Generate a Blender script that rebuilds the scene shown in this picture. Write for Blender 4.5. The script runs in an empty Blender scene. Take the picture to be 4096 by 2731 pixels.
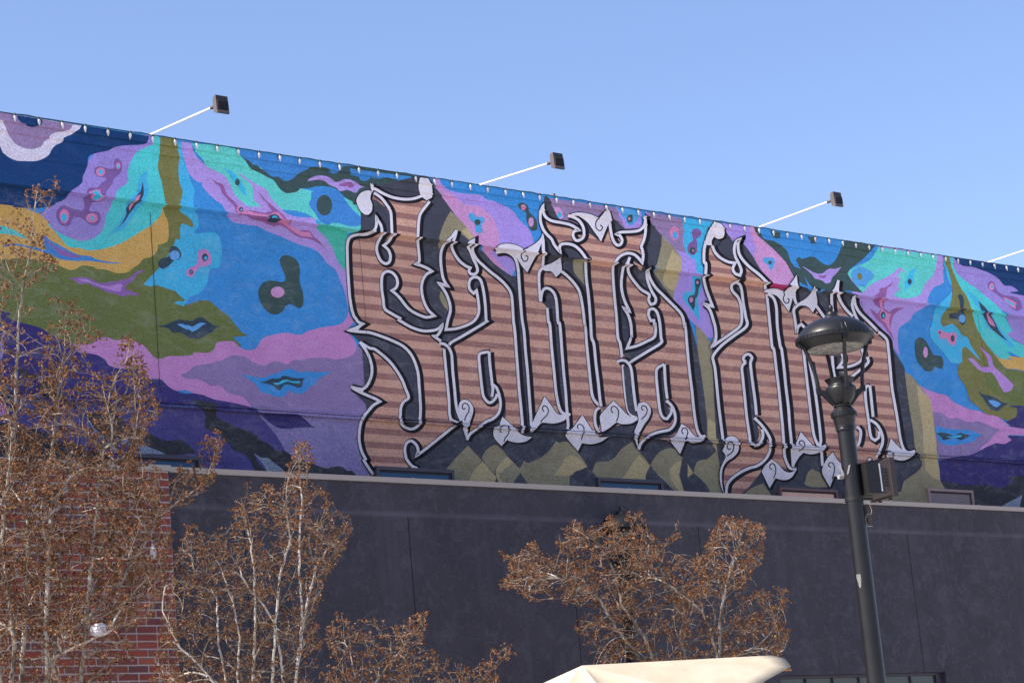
import bpy, bmesh, math, random
import numpy as np
from mathutils import Vector, Matrix, kdtree
from mathutils.geometry import tessellate_polygon

random.seed(7); rng = np.random.default_rng(7)
scene = bpy.context.scene
R = math.radians

# ------------------------------------------------------------------ camera
SW, SH = 4096.0, 2731.0                    # photograph's pixel frame, used to turn pixels into directions
FPX, PITCH, ROLL, YAW = 9304.9, 0.223092, -0.0906604, 0.858981
CAM = Vector((0.0, 0.0, 1.6))
FW = Vector((math.cos(YAW)*math.cos(PITCH), math.sin(YAW)*math.cos(PITCH), math.sin(PITCH)))
_r = Vector((math.sin(YAW), -math.cos(YAW), 0.0)); _u = _r.cross(FW)
RT = math.cos(ROLL)*_r + math.sin(ROLL)*_u
UP = -math.sin(ROLL)*_r + math.cos(ROLL)*_u
cam_d = bpy.data.cameras.new('camera'); cam = bpy.data.objects.new('camera', cam_d)
scene.collection.objects.link(cam); scene.camera = cam
cam_d.sensor_width = 36.0; cam_d.sensor_fit = 'HORIZONTAL'; cam_d.lens = 36.0*FPX/SW
cam_d.clip_start = 0.1; cam_d.clip_end = 3000.0
M3 = Matrix((RT, UP, -FW)).transposed()
cam.matrix_world = Matrix.Translation(CAM) @ M3.to_4x4()

# ------------------------------------------------------------------ sky, sun, exposure
SUN_EL, SUN_BEHIND = R(47), R(14)           # sun runs along the wall from its left end, just behind its plane
TO_SUN = Vector((-math.cos(SUN_EL)*math.cos(SUN_BEHIND), math.cos(SUN_EL)*math.sin(SUN_BEHIND), math.sin(SUN_EL)))
world = bpy.data.worlds.new('World'); scene.world = world; world.use_nodes = True
nt = world.node_tree; nt.nodes.clear()
sky = nt.nodes.new('ShaderNodeTexSky'); sky.sky_type = 'NISHITA'; sky.sun_disc = False
sky.sun_elevation = SUN_EL; sky.sun_rotation = math.atan2(TO_SUN.x, TO_SUN.y)
sky.altitude = 350; sky.air_density = 1.0; sky.dust_density = 1.7; sky.ozone_density = 5.0
bg = nt.nodes.new('ShaderNodeBackground'); bg.inputs['Strength'].default_value = 0.12
wo = nt.nodes.new('ShaderNodeOutputWorld')
tn = nt.nodes.new('ShaderNodeMix'); tn.data_type = 'RGBA'; tn.blend_type = 'MULTIPLY'; tn.inputs[0].default_value = 1.0; tn.inputs[7].default_value = (1.10, 0.985, 1.0, 1.0)
nt.links.new(sky.outputs[0], tn.inputs[6]); nt.links.new(tn.outputs[2], bg.inputs[0]); nt.links.new(bg.outputs[0], wo.inputs[0])
sun_d = bpy.data.lights.new('sun', 'SUN'); sun_d.energy = 5.0; sun_d.angle = R(0.5); sun_d.color = (1.0, 0.93, 0.82)
sun = bpy.data.objects.new('sun', sun_d); scene.collection.objects.link(sun)
sun.rotation_euler = TO_SUN.to_track_quat('Z', 'Y').to_euler()
scene.view_settings.view_transform = 'Standard'; scene.view_settings.look = 'None'
scene.view_settings.gamma = 1.0; scene.view_settings.exposure = 1.02
scene.render.engine = 'CYCLES'

# ------------------------------------------------------------------ helpers
col = scene.collection
def ray(x, y):
    return FW + RT*((x-SW/2)/FPX) - UP*((y-SH/2)/FPX)
def on_y(x, y, Y):                          # the pixel's ray meets a wall plane at depth Y
    d = ray(x, y); return CAM + d*(Y/d.y)
def at_z(x, y, Z):                          # the pixel's ray at forward distance Z
    return CAM + ray(x, y)*Z
def s2l(c):
    c /= 255.0
    return c/12.92 if c <= 0.04045 else ((c+0.055)/1.055)**2.4
GAIN = 1.42; TINT = (1.06, 1.04, 1.0)
def lin(rgb, g=None):
    g = GAIN if g is None else g
    return tuple(min(0.85, s2l(v)*g*k) for v, k in zip(rgb, TINT)) + (1.0,)

def new_mat(name):
    m = bpy.data.materials.new(name); m.use_nodes = True
    n = m.node_tree; b = n.nodes['Principled BSDF']
    return m, n, b
def N(n, t, **kw):
    x = n.nodes.new(t)
    for k, v in kw.items(): setattr(x, k, v)
    return x
def noise(n, scale, detail=4, rough=0.6, vec=None):
    t = N(n, 'ShaderNodeTexNoise'); t.inputs['Scale'].default_value = scale
    t.inputs['Detail'].default_value = detail; t.inputs['Roughness'].default_value = rough
    if vec: n.links.new(vec, t.inputs['Vector'])
    return t
def ramp(n, src, a, b, lo=0.0, hi=1.0):
    m = N(n, 'ShaderNodeMapRange'); m.inputs['From Min'].default_value = a; m.inputs['From Max'].default_value = b
    m.inputs['To Min'].default_value = lo; m.inputs['To Max'].default_value = hi
    n.links.new(src, m.inputs['Value']); return m.outputs[0]
def mixc(n, fac, a, b, mode='MIX'):
    m = N(n, 'ShaderNodeMix', data_type='RGBA', blend_type=mode)
    for s, v in ((0, fac), (6, a), (7, b)):
        if isinstance(v, (int, float)): m.inputs[s].default_value = v
        elif isinstance(v, tuple): m.inputs[s].default_value = v
        else: n.links.new(v, m.inputs[s])
    return m.outputs[2]
def geo_pos(n):
    return N(n, 'ShaderNodeNewGeometry').outputs['Position']
def bump(n, b, h, dist, strength=1.0):
    u = N(n, 'ShaderNodeBump'); u.inputs['Distance'].default_value = dist; u.inputs['Strength'].default_value = strength
    n.links.new(h, u.inputs['Height']); n.links.new(u.outputs[0], b.inputs['Normal']); return u
def simple(name, rgb, rough=0.6, metal=0.0, var=0.12, scale=9.0, spec=0.4, bmp=0.0, g=None):
    m, n, b = new_mat(name); c = lin(rgb, g)
    p = geo_pos(n); t = noise(n, scale, 5, 0.65, p)
    f = ramp(n, t.outputs[0], 0.3, 0.7, 1-var, 1+var)
    x = N(n, 'ShaderNodeVectorMath', operation='SCALE'); x.inputs[0].default_value = c[:3]; n.links.new(f, x.inputs['Scale'])
    n.links.new(x.outputs[0], b.inputs['Base Color'])
    b.inputs['Roughness'].default_value = rough; b.inputs['Metallic'].default_value = metal
    b.inputs['Specular IOR Level'].default_value = spec
    if bmp: bump(n, b, noise(n, scale*8, 4, 0.6, p).outputs[0], bmp)
    return m

def link_mesh(name, verts, faces, mat=None, parent=None, smooth=False):
    me = bpy.data.meshes.new(name); me.from_pydata([tuple(v) for v in verts], [], faces); me.update()
    if mat is not None:
        for m in (mat if isinstance(mat, list) else [mat]): me.materials.append(m)
    if smooth: me.polygons.foreach_set('use_smooth', [True]*len(me.polygons))
    o = bpy.data.objects.new(name, me); col.objects.link(o)
    if parent is not None: o.parent = parent; o.matrix_parent_inverse = Matrix.Translation(-Vector(parent.location)) if parent.type == 'EMPTY' else parent.matrix_parent_inverse
    return o
def child(o, parent):
    o.parent = parent; return o
def empty(name, loc, label, cat, group=None):
    e = bpy.data.objects.new(name, None); col.objects.link(e); e.location = loc
    e['label'] = label; e['category'] = cat
    if group: e['group'] = group
    return e
def struct(o, kind='structure'):
    o['kind'] = kind; return o

class MB:                                   # gathers shapes for ONE mesh, in world coordinates
    def __init__(s): s.v = []; s.f = []
    def add(s, vs, fs):
        k = len(s.v); s.v += [Vector(v) for v in vs]; s.f += [tuple(i+k for i in f) for f in fs]; return s
    def box(s, lo, hi):
        (a, b, c), (d, e, f) = lo, hi
        return s.add([(a,b,c),(d,b,c),(d,e,c),(a,e,c),(a,b,f),(d,b,f),(d,e,f),(a,e,f)],
                     [(0,3,2,1),(4,5,6,7),(0,1,5,4),(1,2,6,5),(2,3,7,6),(3,0,4,7)])
    def obox(s, c, ax, ay, az):             # oriented box: centre and three half-axis vectors
        c, ax, ay, az = Vector(c), Vector(ax), Vector(ay), Vector(az)
        vs = [c+ax*i+ay*j+az*k for k in (-1,1) for i, j in ((-1,-1),(1,-1),(1,1),(-1,1))]
        return s.add(vs, [(0,3,2,1),(4,5,6,7),(0,1,5,4),(1,2,6,5),(2,3,7,6),(3,0,4,7)])
    def tube(s, pts, rad, n=8, caps=True):
        pts = [Vector(p) for p in pts]; rad = rad if isinstance(rad, (list, tuple)) else [rad]*len(pts)
        rings = []; ref = Vector((0.31, 0.52, 0.79))
        for i, p in enumerate(pts):
            t = (pts[min(i+1, len(pts)-1)] - pts[max(i-1, 0)]).normalized()
            a = t.cross(ref).normalized(); b = t.cross(a)
            rings.append([p + (a*math.cos(q)+b*math.sin(q))*rad[i] for q in [2*math.pi*k/n for k in range(n)]])
        vs = [v for r_ in rings for v in r_]; fs = []
        for i in range(len(pts)-1):
            for k in range(n):
                fs.append((i*n+k, i*n+(k+1) % n, (i+1)*n+(k+1) % n, (i+1)*n+k))
        if caps: fs += [tuple(range(n-1, -1, -1)), tuple((len(pts)-1)*n+k for k in range(n))]
        return s.add(vs, fs)
    def lathe(s, c, prof, n=32):            # prof: (radius, dz)
        c = Vector(c); vs = []; fs = []
        for r_, z in prof:
            vs += [c + Vector((r_*math.cos(2*math.pi*k/n), r_*math.sin(2*math.pi*k/n), z)) for k in range(n)]
        for i in range(len(prof)-1):
            for k in range(n):
                fs.append((i*n+k, i*n+(k+1) % n, (i+1)*n+(k+1) % n, (i+1)*n+k))
        return s.add(vs, fs)
    def build(s, name, mat=None, parent=None, smooth=False):
        off = parent.matrix_world.translation if parent is not None else Vector((0, 0, 0))
        w = parent
        off = Vector((0, 0, 0))
        while w is not None: off = off + Vector(w.location); w = w.parent
        me = bpy.data.meshes.new(name); me.from_pydata([tuple(v-off) for v in s.v], [], s.f); me.update()
        if mat is not None: me.materials.append(mat)
        if smooth:
            me.polygons.foreach_set('use_smooth', [True]*len(me.polygons))
        o = bpy.data.objects.new(name, me); col.objects.link(o); o.parent = parent
        if smooth:
            try: me.set_sharp_from_angle(angle=R(40))
            except Exception: pass
        return o
# ------------------------------------------------------------------ ground
ZW = 22.918                                  # wall plane of the mural (metres from the camera, square to the wall)
m_ground, n, b = new_mat('paving')
p = geo_pos(n)
g1 = noise(n, 0.6, 6, 0.6, p); g2 = noise(n, 30, 3, 0.6, p)
c1 = mixc(n, ramp(n, g1.outputs[0], 0.35, 0.65), (0.40, 0.385, 0.36, 1), (0.48, 0.465, 0.44, 1))
c2 = mixc(n, ramp(n, g2.outputs[0], 0.3, 0.7, 0, 0.35), c1, (0.33, 0.31, 0.29, 1))
n.links.new(c2, b.inputs['Base Color']); b.inputs['Roughness'].default_value = 0.9
bump(n, b, g2.outputs[0], 0.004)
mb = MB(); mb.add([(-600,-600,0),(900,-600,0),(900,900,0),(-600,900,0)], [(0,1,2,3)])
struct(mb.build('ground', m_ground))

# ------------------------------------------------------------------ the mural wall
TOPV = 10.552                                # top of the parapet
LEDGE, BEAD = 9.733, 7.293                   # heights of the two moulded lines
PROF = [(-1, 0), (BEAD-0.052, 0.0), (BEAD-0.040, 0.046), (BEAD-0.012, 0.050), (BEAD-0.009, 0.012), (BEAD-0.002, 0.012),
        (BEAD+0.001, 0.046), (BEAD+0.016, 0.042), (BEAD+0.030, 0.008),
        (LEDGE-0.026, 0.004), (LEDGE-0.010, 0.086), (LEDGE+0.01, 0.090), (10.062, 0.078), (10.066, 0.086),
        (10.328, 0.086), (10.336, 0.108), (10.445, 0.108), (10.453, 0.140), (20, 0.140)]
PZ = [a for a, _ in PROF]; PD = [d for _, d in PROF]
def prof(z): return float(np.interp(z, PZ, PD))
def to_wall(x, y):
    Y = ZW
    for _ in range(3):
        q = on_y(x, y, Y); Y = ZW - prof(q.z)
    return q.x, q.z

KEYS = dict(A=(0,400), B=(700,500), C=(0,900), D=(700,1000), E=(0,1400), F=(700,1500), G=(1350,680), H=(1350,1250),
            I=(2050,750), J=(2050,1300), K=(2750,850), L=(2750,1400), M=(3296,950), N=(3296,1500))
def toks(s):                                 # "G 10,20 30,40 H 5,6": notes taken from enlarged views of the photograph
    out = []; k = None
    for t in s.split():
        if t[0].isalpha(): k = t; continue
        x, y = map(float, t.split(','))
        if k == 'O': out.append((1400+x/2.94, 1780+y/2.94))
        elif k == 'Q': out.append((2300+x/2.9875, 1800+y/2.9875))
        elif k == 'S': out.append((x, y))
        else: out.append((KEYS[k][0]+x/2.61375, KEYS[k][1]+y/2.61375))
    return out
def smooth_pts(pts, closed=True, sub=4, corner=62):
    n_ = len(pts); P = [Vector(p) for p in pts]; out = []
    def is_c(i):
        if not closed and (i == 0 or i == n_-1): return True
        a, b_, c = P[i-1], P[i], P[(i+1) % n_]
        u, v = b_-a, c-b_
        if u.length < 1e-6 or v.length < 1e-6: return True
        return math.degrees(u.angle(v)) > corner
    C = [is_c(i) for i in range(n_)]
    for i in range(n_ if closed else n_-1):
        p1, p2 = P[i], P[(i+1) % n_]
        p0 = p1 if C[i] else P[i-1]; p3 = p2 if C[(i+1) % n_] else P[(i+2) % n_]
        if C[i]: p0 = p1*2-p2
        if C[(i+1) % n_]: p3 = p2*2-p1
        for k in range(sub):
            t = k/sub
            out.append(0.5*((2*p1)+(p2-p0)*t+(2*p0-5*p1+4*p2-p3)*t*t+(3*p1-p0-3*p2+p3)*t**3))
    if not closed: out.append(P[-1])
    return [(v.x, v.y) for v in out]
def ell(s, rx, ry, n_=18):
    (cx, cy), = toks(s); rx /= 2.61375; ry /= 2.61375
    return [(cx+rx*math.cos(2*math.pi*k/n_), cy+ry*math.sin(2*math.pi*k/n_)) for k in range(n_)]

COL = dict(navy=(14,52,100), lilac=(138,122,188), turq=(72,182,186), olive=(110,110,64), gold=(188,150,84), oliveg=(96,106,60),
    skyb=(62,162,214), blue=(54,128,192), lilac2=(158,134,198), pink=(176,122,176), mauve=(126,108,152), indigo=(52,46,104),
    char=(50,50,58), gwhite=(190,184,202), mgrey=(132,112,150), dgreen=(54,74,74), turq2=(88,186,180), green=(62,166,150),
    blue2=(58,122,186), rose=(186,118,160), vein=(134,84,138), blobm=(114,84,142), cyan=(58,164,206), slate=(44,62,78),
    pale=(126,136,156), lilacg=(128,118,164), indigo2=(72,67,124), bird=(128,92,154), bird2=(164,124,190), ink=(20,17,26),
    dark=(60,62,74), ochre=(168,152,116), ochre2=(134,126,102), white=(198,193,206), pinkl=(184,134,180), lilac3=(154,132,202),
    crim=(160,50,100), eyeb=(92,148,206), ltblue=(76,146,198))

BG = []                                      # painter's order: (colour, outline in photograph pixels)
def pg(c, s, sub=4): BG.append((c, smooth_pts(toks(s), True, sub)))
def el(c, s, rx, ry): BG.append((c, ell(s, rx, ry)))

# left of the lettering
pg('oliveg', 'C -1500,250 0,200 1600,-200 A 1675,425 1845,450 1860,520 1875,590 1870,660 1865,740 1870,830 1890,900 1910,960 1895,1030 1880,1090 C 1900,400 1500,640 2091,900 D 700,1000 0,1200 C 1640,1500 900,1400 0,1000 -1500,800')
pg('skyb', 'B 15,180 60,190 75,290 95,370 110,430 130,480 160,570 180,620 205,680 195,740 190,830 200,870 210,920 240,960 250,1010 250,1060 210,1100 200,1130 290,1130 380,1120 440,1140 470,1190 490,1290 485,1380 470,1440 D 480,130 460,190 370,190 350,260 340,330 300,400 240,460 160,490 110,560 C 1900,880 1480,700 1480,640 1700,400 1850,100 1830,-300 A 1850,700 1800,430')
pg('mauve', 'D 0,1250 200,1100 570,1000 870,1100 1380,1000 1680,1050 1895,1000 1950,1040 2200,1190 2200,1500 F 2100,800 2100,1100 1700,1100 1150,900 850,350 200,160 0,150')
pg('olive', 'A 1675,380 1845,410 1860,520 1875,590 1870,660 1865,740 1870,830 1890,900 1910,960 1895,1030 1880,1090 1870,1140 1900,1180 1960,1220 2000,1260 2020,1310 2010,1335 1960,1310 1910,1290 1885,1320 1880,1400 1890,1480 1940,1540 C 1970,250 1970,320 1960,380 1890,395 1850,440 1830,490 1780,530 1700,560 1620,590 1560,630 1490,665 1300,660 1400,300 1650,100 A 1640,1450 1690,1150 1728,1090 1725,1050 1705,950 1690,860 1665,780 1650,690 1660,620 1670,520')
pg('oliveg', 'C 1300,560 1560,640 1620,625 1700,650 1760,670 1830,690 1880,740 1920,775 1935,790 1915,800 1870,795 1815,815 1890,840 1950,850 2000,815 2080,800 D 230,525 350,530 420,580 490,640 560,690 620,770 690,850 740,880 770,885 720,900 620,910 520,930 440,965 410,1030 340,1075 200,1070 170,1100 0,1110 C 1760,1370 1690,1395 1640,1395 1590,1360 1540,1300 1500,1260 1420,1220 1330,1190 1240,1205 1180,1195 1120,1175 1020,1185 960,1240 860,1245 770,1245 600,900 900,500')
pg('pink', 'C 1830,1368 1760,1370 1690,1395 1640,1395 1590,1360 1540,1300 1500,1260 1420,1220 1330,1190 1240,1205 1180,1195 1120,1175 1020,1185 960,1240 860,1245 770,1245 700,1220 700,1400 1400,1650 F 0,160 100,155 200,190 300,210 400,250 560,280 700,310 820,345 740,255 700,225 620,205 540,175 500,135 450,105 380,115 330,85 250,45 110,35 60,-5 140,-37 D 200,1215 340,1190 430,1165 500,1150 570,1105 690,1105 760,1130 800,1160 870,1195 940,1205 1000,1175 1090,1165 1170,1195 1240,1150 1310,1150 1380,1135 1490,1125 1590,1125 1680,1145 1800,1120 1870,1080 1895,1020 1880,950 1790,840 1870,750 1830,690 1810,640 1800,690 1750,760 1690,785 1560,805 1450,830 1380,850 1320,885 1260,880 1160,865 1050,880 960,905 900,940 860,1010 800,1045 710,1035 660,1000 620,960 560,950 440,965 410,1030 340,1075 200,1070 170,1100 0,1110')
pg('gold', 'C -1500,-400 0,-260 300,-160 540,-100 1300,-100 A 1690,1130 1700,1120 1720,1200 1755,1270 1765,1400 C 1765,100 1750,170 1690,200 1655,205 1640,270 1590,330 1500,355 1450,410 1390,450 1330,495 1230,505 1170,490 1100,465 1020,460 960,435 860,425 800,455 740,470 660,445 590,415 480,390 400,365 300,355 150,345 80,370 0,360 -1500,340')
pg('turq', 'A 1560,380 1675,400 1670,520 1660,620 1650,690 1665,780 1690,860 1705,950 1725,1050 1728,1090 1700,1130 1690,1180 1650,1240 1580,1310 1480,1370 1400,1420 1280,1490 C 1150,230 1050,255 920,265 830,240 740,235 690,210 640,150 580,80 540,40 A 500,1300 800,1000 1200,700')
pg('turq', 'C -300,10 0,10 60,20 180,70 260,120 280,150 180,115 90,100 0,92 -300,90')
pg('lilac', 'A 1500,370 1590,385 1600,470 1560,480 1500,510 1430,545 1380,620 1350,690 1330,770 1340,830 1320,880 1240,930 1210,990 1180,1050 1160,1100 1150,1140 1110,1200 1100,1270 1080,1340 1050,1390 990,1440 930,1465 850,1475 780,1460 700,1430 620,1390 540,1340 520,1290 420,1200 540,1080 800,800 1100,450')
pg('navy', 'A -1500,-100 0,130 1560,380 1540,440 1500,465 1420,472 1300,478 1200,495 1130,530 1040,550 950,575 920,610 915,680 885,760 865,800 860,860 820,900 750,945 710,975 695,1020 650,1055 590,1075 540,1110 400,1130 250,1130 130,1120 0,1090 -1500,950')
pg('gwhite', 'A -100,110 0,130 850,270 830,305 790,330 740,365 670,395 650,440 580,475 540,520 510,575 450,615 370,640 250,640 170,635 90,600 30,550 0,480 -60,300')
pg('mgrey', 'A -80,115 0,130 760,260 740,298 700,325 590,340 530,365 510,405 460,435 440,475 400,500 320,515 230,495 160,460 110,400 80,350 50,270 20,225 -40,170')
pg('navy', 'A 180,165 440,205 440,240 420,265 350,285 300,280 240,250 190,205')
pg('blobm', 'A 1190,650 1205,620 1235,618 1265,650 1275,710 1255,770 1210,805 1185,835 1180,870 1150,910 1110,960 1100,1010 1060,1060 1000,1070 955,1080 950,1110 925,1150 960,1170 1010,1165 1045,1200 1050,1260 1020,1300 980,1315 930,1300 890,1260 830,1230 770,1225 745,1270 730,1310 690,1325 640,1310 600,1260 585,1190 610,1130 660,1105 710,1115 770,1140 850,1155 880,1130 880,1080 870,1030 905,980 915,935 950,915 1010,920 1050,880 1090,850 1115,830 1100,810 1030,805 990,770 985,730 1010,700 1070,700 1130,720 1180,720 1200,690')
for a in (('A 1050,752',48,48), ('A 1235,690',24,34), ('A 672,1215',50,75), ('A 960,1235',62,50)): el('rose', *a)
pg('rose', 'A 930,960 1000,940 1050,935 1060,990 1100,1010 1040,1055 980,1050 930,1010')
for a in (('A 1052,753',22,28), ('A 1235,697',13,18), ('A 668,1230',30,42), ('A 962,1238',18,22), ('A 1005,1000',45,50)): el('cyan', *a)
pg('skyb', 'A 1550,730 1535,790 1530,850 1555,900 1560,960 1530,1020 1500,1080 1460,1120 1400,1200 1340,1290 1290,1350 1220,1380 1130,1420 1180,1370 1220,1330 1260,1260 1300,1180 1320,1080 1380,1010 1430,960 1440,890 1470,800 1500,770')
pg('slate', 'A 1488,858 1500,920 1500,990 1470,1050 1420,1100 1385,1150 1350,1190 1310,1260 1240,1340 1290,1260 1320,1190 1320,1130 1360,1080 1400,1060 1430,1000 1470,950')
pg('rose', 'A 1470,985 1450,1040 1400,1075 1380,1110 1350,1160 1350,1110 1400,1050 1430,1010')
pg('bird', 'C 720,555 800,548 900,550 970,575 1040,605 1100,605 1160,590 1220,590 1270,570 1340,560 1380,530 1420,495 1470,475 1515,475 1470,500 1430,520 1400,570 1350,610 1310,640 1310,670 1360,690 1420,710 1465,738 1390,735 1330,730 1290,750 1230,730 1150,710 1090,690 1040,660 980,645 920,610 850,620 800,595 760,570')
pg('bird2', 'C 810,570 900,570 970,600 1060,630 1150,635 1240,615 1280,620 1270,660 1260,700 1200,690 1120,670 1030,640 950,605 880,590')
pg('blue2', 'C 10,228 60,205 150,197 230,205 300,225 380,235 480,270 430,110 470,100 520,160 600,200 660,235 740,280 830,315 930,325 1000,355 1100,380 1200,392 1280,388 1220,402 1130,400 1020,385 900,375 780,375 640,360 520,310 440,280 340,255 240,225 130,215')
pg('bird', 'C 440,110 530,190 610,240 680,270 760,310 850,325 790,345 700,330 620,310 580,260 520,210')
pg('slate', 'C 1770,260 1790,230 1830,222 1870,250 1895,310 1870,360 1820,375 1790,400 1750,440 1700,460 1660,430 1655,390 1690,350 1750,335 1775,300')
el('eyeb', 'C 1826,318', 54, 52)
pg('turq2', 'B 170,190 670,265 1100,600 1900,800 2060,1040 2030,1110 1800,1130 1780,1540 1470,985 1050,880 900,900 820,880 640,780 500,560 340,440')
pg('green', 'B 1440,1040 1800,1115 1785,1540 1600,1400 1470,1200')  # turquoise turned greener below the ledge: bounced light put into its colour
pg('lilac2', 'B 60,175 172,190 190,270 230,340 280,390 340,440 420,480 510,530 560,590 590,650 620,720 660,770 720,820 770,850 840,855 900,860 880,840 850,810 820,780 820,730 810,650 760,590 700,550 655,485 720,540 770,570 850,620 930,660 970,700 1000,760 1050,820 1100,870 1160,920 1220,950 1300,965 1430,970 1470,985 1480,1080 1560,1160 1610,1230 1650,1300 1690,1400 1740,1480 1800,1560 D 1810,500 1810,640 1790,520 1760,400 1720,310 1680,210 1600,150 1540,70 1480,13 B 1400,1280 1280,1245 1180,1200 1060,1150 960,1110 860,1060 750,1045 650,1030 580,1000 560,970 520,930 540,910 510,870 490,830 440,800 380,750 330,700 290,650 280,600 230,595 160,530 130,470 95,370 75,280')
pg('blue2', 'B 670,265 1720,425 1780,520 1290,620 1180,600 700,345')
pg('dgreen', 'B 665,290 700,345 770,370 810,410 870,430 900,465 960,500 1010,540 1080,545 1130,580 1180,585 1240,555 1290,510 1350,480 1390,460 1430,440 1520,440 1590,450 1620,490 1650,510 1700,495 1740,465 1800,430 2300,480 2560,560 2560,760 2100,760 1890,835 1850,800 1790,770 1740,720 1680,670 1600,645 1500,640 1400,660 1310,665 1270,700 1170,715 1120,690 1080,650 1030,580 970,550 880,500 800,465 770,430 730,370 690,330')
pg('blue2', 'G 130,-15 250,5 340,15 610,50 770,70 740,125 700,145 640,140 610,105 590,100 520,80 430,95 350,80 320,105 270,115 230,100 220,75 130,50')
pg('lilac2', 'B 1380,590 1410,560 1470,535 1540,530 1600,545 1640,570 1670,595 1720,590 1760,570 1820,570 1880,595 1920,625 1980,650 1930,665 1905,700 1880,710 1830,690 1790,680 1740,695 1710,685 1690,660 1640,640 1600,620 1570,590 1520,575 1470,575')
pg('vein', 'B 1720,620 1780,605 1830,605 1880,635 1830,660 1800,640 1760,645 1720,640')
pg('blue2', 'B 1420,720 1450,690 1510,678 1590,680 1660,690 1720,720 1770,770 1810,830 1860,890 1920,945 1955,990 1945,1040 1890,1060 1800,1055 1720,1030 1650,1025 1600,1045 1540,1025 1500,990 1470,930 1420,870 1400,820 1425,770')
el('dgreen', 'B 1560,840', 82, 110)
pg('cyan', 'B 515,455 560,470 600,490 640,540 690,590 720,640 740,700 748,745 700,710 670,670 660,640 620,600 580,550 560,510')
el('dgreen', 'B 652,600', 25, 36)
pg('vein', 'B 385,565 440,600 500,630 530,700 560,750 620,800 660,850 720,890 780,895 860,905 930,920 990,905 1040,895 1090,910 1140,950 1180,1010 1220,1060 1280,1100 1380,1100 1420,1120 1450,1165 1510,1215 1560,1280 1600,1330 1540,1270 1470,1220 1380,1190 1300,1175 1230,1140 1170,1090 1100,1050 1030,1060 960,1035 900,1010 700,960 640,960 630,880 600,830 540,770 490,710 470,650 420,610')
pg('vein', 'B 870,700 910,740 950,790 1000,830 1060,880 1090,910 1020,900 990,870 960,820 920,780')
pg('rose', 'B 640,870 680,850 730,880 800,910 900,930 980,940 1040,910 1090,925 1140,985 1180,1030 1250,1080 1340,1120 1400,1120 1440,1180 1400,1170 1310,1160 1230,1110 1150,1050 1080,1020 960,1000 880,960 700,935 650,910')
el('slate', 'B 690,885', 22, 25); el('eyeb', 'B 692,888', 11, 13)
pg('slate', 'B 945,985 990,945 1040,935 1080,950 1090,985 1060,1020 1000,1020 960,1005'); el('cyan', 'B 1040,972', 28, 24)
pg('pink', 'D 235,30 260,0 320,-8 370,40 383,100 365,150 310,170 260,180 215,230 190,275 150,285 120,260 120,220 160,185 220,155 235,120 240,70')
el('slate', 'D 312,77', 32, 40); el('cyan', 'D 320,85', 17, 20); el('slate', 'D 168,230', 20, 25); el('eyeb', 'D 168,230', 8, 12)
pg('dgreen', 'D 1095,120 1110,75 1150,55 1200,62 1260,95 1295,150 1308,220 1300,290 1310,360 1335,440 1342,520 1335,580 1305,608 1265,595 1220,570 1180,568 1150,600 1120,645 1070,672 1020,672 960,640 910,580 880,510 870,440 885,390 920,345 980,320 1050,325 1110,335 1150,325 1155,290 1135,230 1110,170')
el('pinkl', 'D 1072,440', 72, 58)
pg('slate', 'D -210,792 -110,785 -30,750 40,728 110,735 175,742 230,710 290,708 340,740 400,785 470,792 420,820 390,855 330,885 260,920 200,928 140,915 90,880 40,860 -20,865 -70,820 -140,805')
pg('eyeb', 'D 20,775 70,770 110,785 140,785 180,800 220,780 270,758 330,768 290,785 250,815 215,840 180,853 150,835 110,825 70,805')
pg('blue', 'D 670,1300 780,1315 880,1335 960,1325 1020,1295 1070,1290 1110,1265 1170,1243 1230,1245 1290,1275 1380,1270 1500,1275 1650,1270 1580,1300 1510,1340 1480,1370 1470,1410 1420,1420 1380,1465 1320,1500 1260,1500 1210,1470 1180,1480 1140,1525 1090,1535 1020,1520 980,1500 910,1490 870,1440 820,1380 760,1340')
pg('slate', 'D 890,1380 960,1365 1000,1345 1090,1340 1130,1315 1180,1320 1220,1330 1290,1340 1360,1335 1335,1365 1330,1420 1290,1438 1240,1420 1170,1400 1130,1420 1100,1465 1060,1455 1030,1420 990,1405 930,1390')
pg('cyan', 'D 1020,1385 1080,1385 1120,1360 1170,1355 1220,1370 1310,1370 1300,1390 1240,1390 1170,1375 1120,1395 1060,1410')
pg('lilacg', 'F 820,375 1960,430 1900,620 1920,740 2080,1080 1700,1100 1150,900 1000,560')
pg('indigo', 'C -1500,700 0,900 60,950 150,1000 300,1040 430,1080 560,1160 700,1220 780,1270 820,1330 920,1340 1020,1360 1100,1410 1130,1460 1200,1490 1290,1500 E 1400,205 1500,260 1560,300 1680,305 1760,380 1850,430 1950,455 F 200,190 300,210 400,250 560,280 700,310 820,345 900,400 700,420 0,320 E 0,600 -1500,500')
pg('indigo2', 'E -1500,350 0,445 F 0,325 820,378 890,430 940,490 1000,560 1050,620 1100,700 1150,790 1200,900 1250,1070 0,1000 E 0,1200 -1500,1200')
pg('indigo', 'F 880,400 1250,405 1310,430 1380,480 1420,520 1470,548 1380,545 1280,550 1190,558 1100,555 1040,530 980,490')
pg('char', 'F 150,210 200,255 280,270 380,280 420,300 430,350 430,420 460,460 540,490 600,530 700,565 790,595 860,640 900,680 980,720 1050,780 1160,800 1250,860 1330,890 1450,930 1580,975 1640,960 1740,955 1800,1000 1850,1000 1920,1075 1170,1060 1120,970 1060,930 980,880 900,860 820,815 880,930 1000,1035 840,1030 800,920 750,850 700,810 620,790 560,720 500,660 400,590 340,570 310,520 320,440 300,380 250,350 220,310')
pg('pale', 'F 820,815 900,860 970,865 1040,920 1120,980 1180,1045 1000,1038 920,930')
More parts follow.
